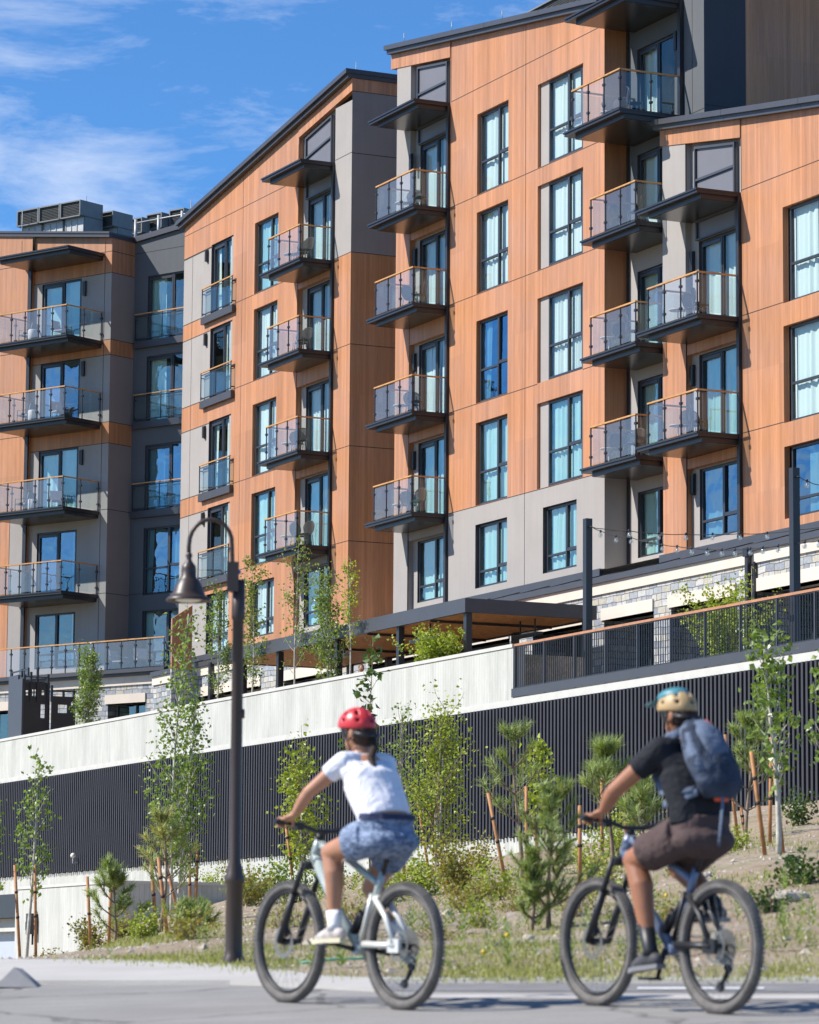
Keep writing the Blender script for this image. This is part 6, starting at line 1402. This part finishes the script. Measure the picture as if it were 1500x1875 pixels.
def head(mb, c, fwd, neck, nr):
    C = Vector(c); F = Vector(fwd).normalized(); L_ = Vector((0, 0, 1)).cross(F).normalized(); U = F.cross(L_)
    Mh = Matrix((F, L_, U)).transposed()
    mb.ball(C+U*0.01, (0.098, 0.078, 0.112), 20, 16, M=Mh); mb.ball(C+F*0.03-U*0.055, (0.062, 0.056, 0.062), 14, 12, M=Mh)
    mb.ball(C+F*0.100-U*0.018, (0.018, 0.011, 0.022), 8, 8, M=Mh); mb.ball(C+F*0.092-U*0.06, (0.010, 0.024, 0.007), 8, 6, M=Mh); mb.ball(C+F*0.092-U*0.073, (0.010, 0.020, 0.007), 8, 6, M=Mh)
    mb.ball(C+F*0.085+U*0.022, (0.014, 0.050, 0.008), 10, 6, M=Mh); mb.ball(C+F*0.078-U*0.098, (0.02, 0.022, 0.016), 8, 6, M=Mh)
    for s in (1, -1): mb.ball(C+L_*s*0.080-F*0.002-U*0.02, (0.020, 0.009, 0.032), 8, 8, M=Mh)
    N_ = Vector(neck); mb.tube([N_-Vector((0, 0, .03)), N_.lerp(C, 0.5), C-F*0.01-U*0.02], [nr*1.15, nr, nr*1.02], 14)
    return Mh
def helmet(parent, M, c, Mh, shell, inner, tag_, visor=None):
    C = Vector(c); h = MB(); n, nv = 28, 9; b0 = len(h.v)
    def pt(th, ph, k=1.0): return C+Mh @ Vector((0.01+0.128*k*math.sin(ph)*math.cos(th), 0.096*k*math.sin(ph)*math.sin(th), 0.032+0.115*k*math.cos(ph)))
    vents = []
    for j in range(nv+1):
        for i in range(n):
            th = 2*math.pi*i/n; back = (1-math.cos(th))/2; phm = math.radians(88+24*back); ph = phm*j/nv; q = pt(th, ph); h.v.append(tuple(q))
    for j in range(nv):
        for i in range(n):
            i2 = (i+1) % n
            if j in (3, 4, 6) and i % 4 in (1,) and 2 < i < 26: vents.append((i, j)); continue
            h.f.append((b0+j*n+i, b0+(j+1)*n+i, b0+(j+1)*n+i2, b0+j*n+i2)); h.m.append(0); h.sm.append(True)
    o = add('helmet', h, shell, parent, M); s = o.modifiers.new('thick', 'SOLIDIFY'); s.thickness = 0.016; s.offset = -1; bv = o.modifiers.new('sub', 'SUBSURF'); bv.levels = 1; bv.render_levels = 1
    k = MB(); k.ball(C+Mh @ Vector((0.008, 0, 0.025)), (0.112, 0.082, 0.100), 18, 12, M=Mh); k.tube([C+Mh @ Vector((-.11, 0, -.045)), C+Mh @ Vector((-.10, .06, -.04)), C+Mh @ Vector((-.03, .085, -.02))], 0.014, 6); k.tube([C+Mh @ Vector((-.11, 0, -.045)), C+Mh @ Vector((-.10, -.06, -.04)), C+Mh @ Vector((-.03, -.085, -.02))], 0.014, 6)
    add('helmet_liner', k, M_BK, o, M)
    t = MB()
    for s_ in (1, -1):
        t.tube([C+Mh @ Vector((.03, s_*.083, .02)), C+Mh @ Vector((.03, s_*.082, -.05)), C+Mh @ Vector((.05, s_*.03, -.125)), C+Mh @ Vector((.05, 0, -.13))], 0.005, 5); t.tube([C+Mh @ Vector((-.06, s_*.08, .0)), C+Mh @ Vector((.03, s_*.083, -.06))], 0.005, 5)
    add('strap', t, M_BK, o, M)
    if visor:
        v = MB(); pts_ = []
        for i in range(9):
            a = math.radians(-58+116*i/8); pts_.append((C+Mh @ Vector((0.10+0.03*math.cos(a), 0.098*math.sin(a), 0.10-0.02*abs(math.sin(a)))), C+Mh @ Vector((0.12+0.095*math.cos(a), 0.085*math.sin(a), 0.075))))
        for i in range(8): v.face([pts_[i][0], pts_[i+1][0], pts_[i+1][1], pts_[i][1]], 0, True)
        vv = add('visor', v, visor, o, M); s = vv.modifiers.new('thick', 'SOLIDIFY'); s.thickness = 0.006
        v = MB(); v.ball(C+Mh @ Vector((0.025, 0, 0.105)), (0.105, 0.075, 0.050), 20, 10, M=Mh); add('crown_panel', v, visor, o, M)
    return o
def leg(mb, hip, knee, ankle, s=1.0):
    H_, K_, An = Vector(hip), Vector(knee), Vector(ankle); d = (An-K_).normalized(); back = Vector((-0.022, 0, 0))
    mb.tube([H_, H_.lerp(K_, 0.3)+Vector((0, 0, -.01)), H_.lerp(K_, 0.7), K_], [0.092*s, 0.082*s, 0.064*s, 0.056*s], 16); mb.ball(K_, 0.056*s, 14, 10)
    mb.tube([K_, K_.lerp(An, 0.28)+back*s, K_.lerp(An, 0.5)+back*0.7, K_.lerp(An, 0.8), An], [0.052*s, 0.057*s, 0.050*s, 0.036*s, 0.033*s], 16)
def foot(mb, an, toe, s=1.0):
    a, t = Vector(an), Vector(toe); d = (t-a); d.z = 0; d.normalize(); heel = a-d*0.055+Vector((0, 0, -.05))
    mb.tube([heel, a+d*0.03+Vector((0, 0, -.05)), a+d*0.11+Vector((0, 0, t.z-a.z+0.012)), t+Vector((0, 0, 0.0))], [(0.036, 0.034), (0.048, 0.040), (0.034, 0.046), (0.020, 0.036)], 12, up=(0, 0, 1)); mb.ball(heel, 0.034, 10, 8); mb.tube([a, a+Vector((0, 0, -.045))], [0.036, 0.042], 12)
def shoe(parent, M, an, toe, m1, m2):
    u = MB(); foot(u, an, toe); o = add('shoe', u, m1, parent, M); remesh(o, 0.008, 4); o.modifiers.new('d', 'DISPLACE').strength = 0.006
    a, t = Vector(an), Vector(toe); d = (t-a); dz = t.z-a.z; d.z = 0; d.normalize(); s = MB(); n = Vector((-d.y, d.x, 0)); z0 = a.z-0.098; z1 = t.z-0.028
    A_, B_, C_ = a-d*0.095, a+d*0.10, t+d*0.035
    for (p, q, wa, wb_, za, zb) in ((A_, B_, 0.036, 0.05, z0, (z0*0.35+z1*0.65)), (B_, C_, 0.05, 0.028, (z0*0.35+z1*0.65), z1)):
        pts = []
        for dz_ in (0, 0.026): pts += [(p.x-n.x*wa, p.y-n.y*wa, za+dz_), (q.x-n.x*wb_, q.y-n.y*wb_, zb+dz_), (q.x+n.x*wb_, q.y+n.y*wb_, zb+dz_), (p.x+n.x*wa, p.y+n.y*wa, za+dz_)]
        s.hexa(pts)
    add('sole', s, m2, o, M)
def rider(M, J, label, skin, tee, shorts, band, sm, female, pack=False):
    o = MB(); r_ = J
    bd = MB()
    hip, chest, neck, hd = Vector(J['hip']), Vector(J['chest']), Vector(J['neck']), Vector(J['head'])
    sw = J['sw']; w_ = 0.88 if female else 1.0
    mid = hip.lerp(chest, 0.45)+Vector((-0.02, 0, 0.0))
    bd.tube([hip-Vector((0, 0, .05)), hip+Vector((0, 0, .05)), mid, chest, neck-Vector((0.02, 0, 0.035))], [(0.17, 0.125), (0.160, 0.120), (0.145*w_+.01, 0.105), (0.175*w_+.01, 0.118), (0.09, 0.075)], 20, up=(0, 1, 0)); bd.ball(hip-Vector((0, 0, .05)), (0.115, 0.15, 0.09), 14, 10)
    for s in (1, -1):
        sh_ = Vector((J['sh'][0], s*sw, J['sh'][1])); el = Vector(J['elL' if s > 0 else 'elR']); wr = Vector(J['wrL' if s > 0 else 'wrR'])
        k = 1.0 if female else 1.18
        bd.tube([(neck.x-0.02, s*0.05, neck.z-0.05), tuple(sh_)], [0.06, 0.058*k], 12); bd.ball(sh_, 0.060*k, 12, 10)
        bd.tube([sh_, sh_.lerp(el, .45), el], [0.054*k, 0.047*k, 0.038*k], 14); bd.ball(el, 0.038*k, 12, 8)
        bd.tube([el, el.lerp(wr, .3), wr], [0.037*k, 0.040*k, 0.025*k], 14); hand(bd, wr, J['gL' if s > 0 else 'gR'], s)
        leg(bd, J['hpL' if s > 0 else 'hpR'], J['knL' if s > 0 else 'knR'], J['anL' if s > 0 else 'anR'], 1.08 if female else 1.2)
        foot(bd, J['anL' if s > 0 else 'anR'], J['toL' if s > 0 else 'toR'])
    Mh = head(bd, hd, J['look'], neck, 0.046 if female else 0.055)
    root = add('person', bd, skin, None, M); remesh(root, 0.0075, 3); tag(root, label, 'person', 'cyclists on the road')
    for s in (1, -1):
        e = MB(); e.ball(hd+Mh @ Vector((0.083, s*0.031, 0.008)), 0.013, 10, 8); e.m = [0]*len(e.f); add('eye', e, M_WHITEP, root, M)
    # shirt
    t = MB(); g = 0.022
    t.tube([mid*0.35+hip*0.65+Vector((0, 0, J.get('hem', 0.02))), mid, chest, neck-Vector((0.02, 0, 0.06)), neck-Vector((0.012, 0, 0.005))], [(0.178*w_+g*.6, 0.135), (0.162*w_+.01+g, 0.112+g), (0.180*w_+.01+g, 0.122+g*.8), (0.105, 0.088), (0.062, 0.062)], 22, up=(0, 1, 0))
    for s in (1, -1):
        sh_ = Vector((J['sh'][0], s*sw, J['sh'][1])); el = Vector(J['elL' if s > 0 else 'elR']); k = 1.0 if female else 1.18
        t.tube([(neck.x-0.02, s*0.045, neck.z-0.045), tuple(sh_-Vector((0, s*0.02, 0)))], [0.060, 0.070*k], 12); t.tube([chest+Vector((-.02, s*.08, .02)), sh_+Vector((-.01, -s*.02, -.03))], [0.10, 0.07], 12); t.ball(sh_, 0.066*k, 12, 10); t.tube([sh_, sh_.lerp(el, J['sleeve'])], [0.066*k, 0.061*k], 14)
    so = add('shirt', t, tee, root, M); remesh(so, 0.009, 5)
    # wrinkles
    tx = bpy.data.textures.new('folds', 'CLOUDS'); tx.noise_scale = 0.13; dm = so.modifiers.new('folds', 'DISPLACE'); dm.texture = tx; dm.strength = 0.012; dm.texture_coords = 'LOCAL'
    q = MB()
    q.tube([hip+Vector((0, 0, -.09)), hip+Vector((0, 0, .085))], [(0.185, 0.148), (0.170, 0.135)], 20, up=(0, 1, 0)); q.ball(hip+Vector((-0.02, 0, -.06)), (0.16, 0.195, 0.105), 16, 10)
    for s in (1, -1):
        h_, k_ = Vector(J['hpL' if s > 0 else 'hpR']), Vector(J['knL' if s > 0 else 'knR']); f = J['short']
        q.tube([h_, h_.lerp(k_, f*.6), h_.lerp(k_, f)], [0.122, 0.116, 0.112], 16)
    qo = add('shorts', q, shorts, root, M); remesh(qo, 0.009, 5); dm = qo.modifiers.new('folds', 'DISPLACE'); dm.texture = tx; dm.strength = 0.018; dm.texture_coords = 'LOCAL'
    if band:
        b = MB(); b.tube([hip+Vector((0, 0, .065)), hip+Vector((0, 0, .098))], [(0.182, 0.146), (0.179, 0.142)], 22, up=(0, 1, 0), caps=False); add('waistband', b, band, root, M)
    for s in (1, -1):
        an, to, kn = Vector(J['anL' if s > 0 else 'anR']), Vector(J['toL' if s > 0 else 'toR']), Vector(J['knL' if s > 0 else 'knR'])
        c = MB(); c.tube([an+Vector((0, 0, -.03)), an, an.lerp(kn, sm[2])], [0.048, 0.042, 0.048], 14); add('sock', c, sm[3], root, M); shoe(root, M, an, to, sm[0], sm[1])
    return root, hd, Mh

# woman in white
MW = bike_frame_M(738, 1846, 20.7, (-0.585, 0.811))
bbw = (0.43, 0, 0.34)
bike_w, pedw, barsw = bicycle(MW, 1.20, M_FGREY, M_FWHT, 'pale grey and silver full suspension bicycle ridden by the cyclist in white', bbw, math.radians(8), (0.845, 0, 1.035), (0.20, 0, 0.945))
def gripc(bars, s): return bars[4 if s > 0 else 1].lerp(bars[5 if s > 0 else 0], 0.62)
gl_, gr_ = gripc(barsw, 1), gripc(barsw, -1)
JW = dict(hip=(0.205, 0, 1.035), chest=(0.37, 0, 1.315), neck=(0.475, 0, 1.49), head=(0.505, 0.01, 1.628), look=(0.92, 0.30, -0.12), sw=0.155, sh=(0.445, 1.435),
    elL=(0.63, 0.275, 1.255), elR=(0.63, -0.265, 1.255), wrL=(gl_.x-0.085, gl_.y-0.01, gl_.z+0.045), wrR=(gr_.x-0.085, gr_.y+0.01, gr_.z+0.045), gL=tuple(gl_), gR=tuple(gr_),
    hpL=(0.235, 0.09, 1.0), hpR=(0.225, -0.09, 0.99), knL=(0.60, 0.125, 0.905), knR=(0.515, -0.12, 0.70), anL=(0.535, 0.125, 0.475), anR=(0.205, -0.125, 0.445), toL=(0.685, 0.135, 0.388), toR=(0.345, -0.13, 0.345), sleeve=0.42, short=0.46, hem=0.015)
pw, hdw, Mhw = rider(MW, JW, 'woman cyclist in a white t-shirt, marbled blue shorts and red helmet', M_SK1, M_TEE, M_SHB, M_NAVY, (M_SHOE, M_SOLE, 0.20, M_WSOCK), True)
helmet(pw, MW, hdw, Mhw, M_RED, M_BK, '')
h = MB(); h.ball(hdw+Mhw @ Vector((-0.03, 0, -0.01)), (0.085, 0.082, 0.095), 16, 12, M=Mhw)
b0 = hdw+Mhw @ Vector((-0.10, 0, -0.06)); h.tube([b0, b0+Vector((-.03, .01, -.06)), Vector((0.345, 0.03, 1.46)), Vector((0.292, 0.035, 1.40)), Vector((0.268, 0.04, 1.34))], [0.024, 0.025, 0.021, 0.015, 0.004], 10)
ho = add('hair', h, M_HAIR, pw, MW)
# man in black
MN = bike_frame_M(1318, 1866, 19.6, (-0.53, 0.848))
bbm = (0.43, 0, 0.34)
bike_m, pedm, barsm = bicycle(MN, 1.17, M_FBLU, M_BK, 'dark full suspension bicycle with lilac blue front frame ridden by the cyclist in black', bbm, math.radians(-72), (0.835, 0, 1.02), (0.19, 0, 0.93))
gl_, gr_ = gripc(barsm, 1), gripc(barsm, -1)
JM = dict(hip=(0.20, 0, 1.01), chest=(0.285, 0, 1.31), neck=(0.372, 0, 1.51), head=(0.405, 0.01, 1.660), look=(0.93, 0.25, -0.15), sw=0.185, sh=(0.345, 1.445),
    elL=(0.60, 0.315, 1.215), elR=(0.60, -0.305, 1.215), wrL=(gl_.x-0.09, gl_.y-0.012, gl_.z+0.045), wrR=(gr_.x-0.09, gr_.y+0.012, gr_.z+0.045), gL=tuple(gl_), gR=tuple(gr_),
    hpL=(0.235, 0.10, 0.975), hpR=(0.225, -0.10, 0.975), knL=(0.64, 0.135, 0.835), knR=(0.575, -0.13, 0.80), anL=(0.475, 0.13, 0.335), anR=(0.225, -0.13, 0.60), toL=(0.60, 0.14, 0.228), toR=(0.40, -0.135, 0.525), sleeve=0.48, short=0.72, hem=-0.02)
pm, hdm, Mhm = rider(MN, JM, 'man cyclist in a black t-shirt, brown shorts and sand and teal helmet', M_SK2, M_BLK, M_SHBR, None, (M_DSHOE, M_DSOLE, 0.30, M_BK), False)
helmet(pm, MN, hdm, Mhm, M_GOLD, M_BK, '', M_TEAL)
h = MB(); h.ball(hdm+Mhm @ Vector((-0.025, 0, -0.012)), (0.088, 0.082, 0.088), 16, 12, M=Mhm); add('hair', h, M_HAIR, pm, MN)
# backpack, worn on the back
bp = empty('backpack', MN, 'slate blue backpack with orange webbing worn by the man', 'backpack')
t = MB(); up_ = Vector((0.155, 0, 0.30)).normalized(); bk = Vector((-up_.z, 0, up_.x)); c0 = Vector((0.155, 0, 1.14))
def bpnt(a, b): return c0+up_*a+bk*b
t.tube([bpnt(-0.015, 0.13), bpnt(0.03, 0.16), bpnt(0.14, 0.165), bpnt(0.28, 0.145), bpnt(0.40, 0.125), bpnt(0.475, 0.10)], [(0.10, 0.05), (0.145, 0.088), (0.158, 0.100), (0.150, 0.090), (0.125, 0.072), (0.07, 0.03)], 20, up=(0, 1, 0))
po = add('main_sack', t, M_PACK, bp, MN); remesh(po, 0.011, 4); tx2 = bpy.data.textures.new('pack_folds', 'CLOUDS'); tx2.noise_scale = 0.07; dm = po.modifiers.new('folds', 'DISPLACE'); dm.texture = tx2; dm.strength = 0.022; dm.texture_coords = 'LOCAL'
t = MB(); t.tube([bpnt(0.16, 0.235), bpnt(0.25, 0.232), bpnt(0.36, 0.200), bpnt(0.44, 0.165)], [(0.05, 0.02), (0.085, 0.028), (0.085, 0.03), (0.05, 0.02)], 14, up=(0, 1, 0)); add('lid_pocket', t, M_PACKL, bp, MN)
t = MB(); t.tube([bpnt(0.10, 0.17)+Vector((0, .12, 0)), bpnt(0.25, 0.15)+Vector((0, .125, 0)), bpnt(0.43, .11)+Vector((0, .09, 0))], [(0.03, 0.06), (0.03, 0.06), (0.02, 0.04)], 10, up=(0, 1, 0)); add('side_panel', t, M_PACKL, bp, MN)
t = MB()
for s in (1, -1):
    t.tube([bpnt(0.42, 0.08)+Vector((0, s*.09, 0)), Vector((0.355, s*0.12, 1.525)), Vector((0.455, s*0.13, 1.42)), Vector((0.44, s*0.135, 1.30)), Vector((0.32, s*0.17, 1.21)), bpnt(0.05, 0.10)+Vector((0, s*.13, 0))], [(0.026, 0.008)]*6, 8)
t.tube([bpnt(0.02, 0.12)+Vector((0, .13, 0)), Vector((0.30, 0.17, 1.15)), Vector((0.42, 0.10, 1.14))], [(0.022, 0.007)]*3, 8)
add('strap', t, M_PACKL, bp, MN)
t = MB(); t.tube([bpnt(-0.01, 0.17)+Vector((0, .02, 0)), bpnt(-0.05, 0.18)+Vector((0, .02, 0)), bpnt(-0.12, 0.14)+Vector((-.0, .03, -.06)), bpnt(-0.15, 0.11)+Vector((0, .03, -.14))], [(0.016, 0.006)]*4, 6); add('hanging_strap', t, M_PACKL, bp, MN)
t = MB()
t.tube([bpnt(-0.035, 0.155)+Vector((0, -.03, 0)), bpnt(-0.035, 0.155)+Vector((0, .05, 0))], 0.016, 8); add('webbing', t, M_ORG, bp, MN); t = MB(); t.tube([bpnt(0.42, 0.16)+Vector((0, -.07, 0)), bpnt(0.45, 0.15)+Vector((0, -.03, 0))], 0.02, 8); add('webbing', t, M_ORG, bp, MN)
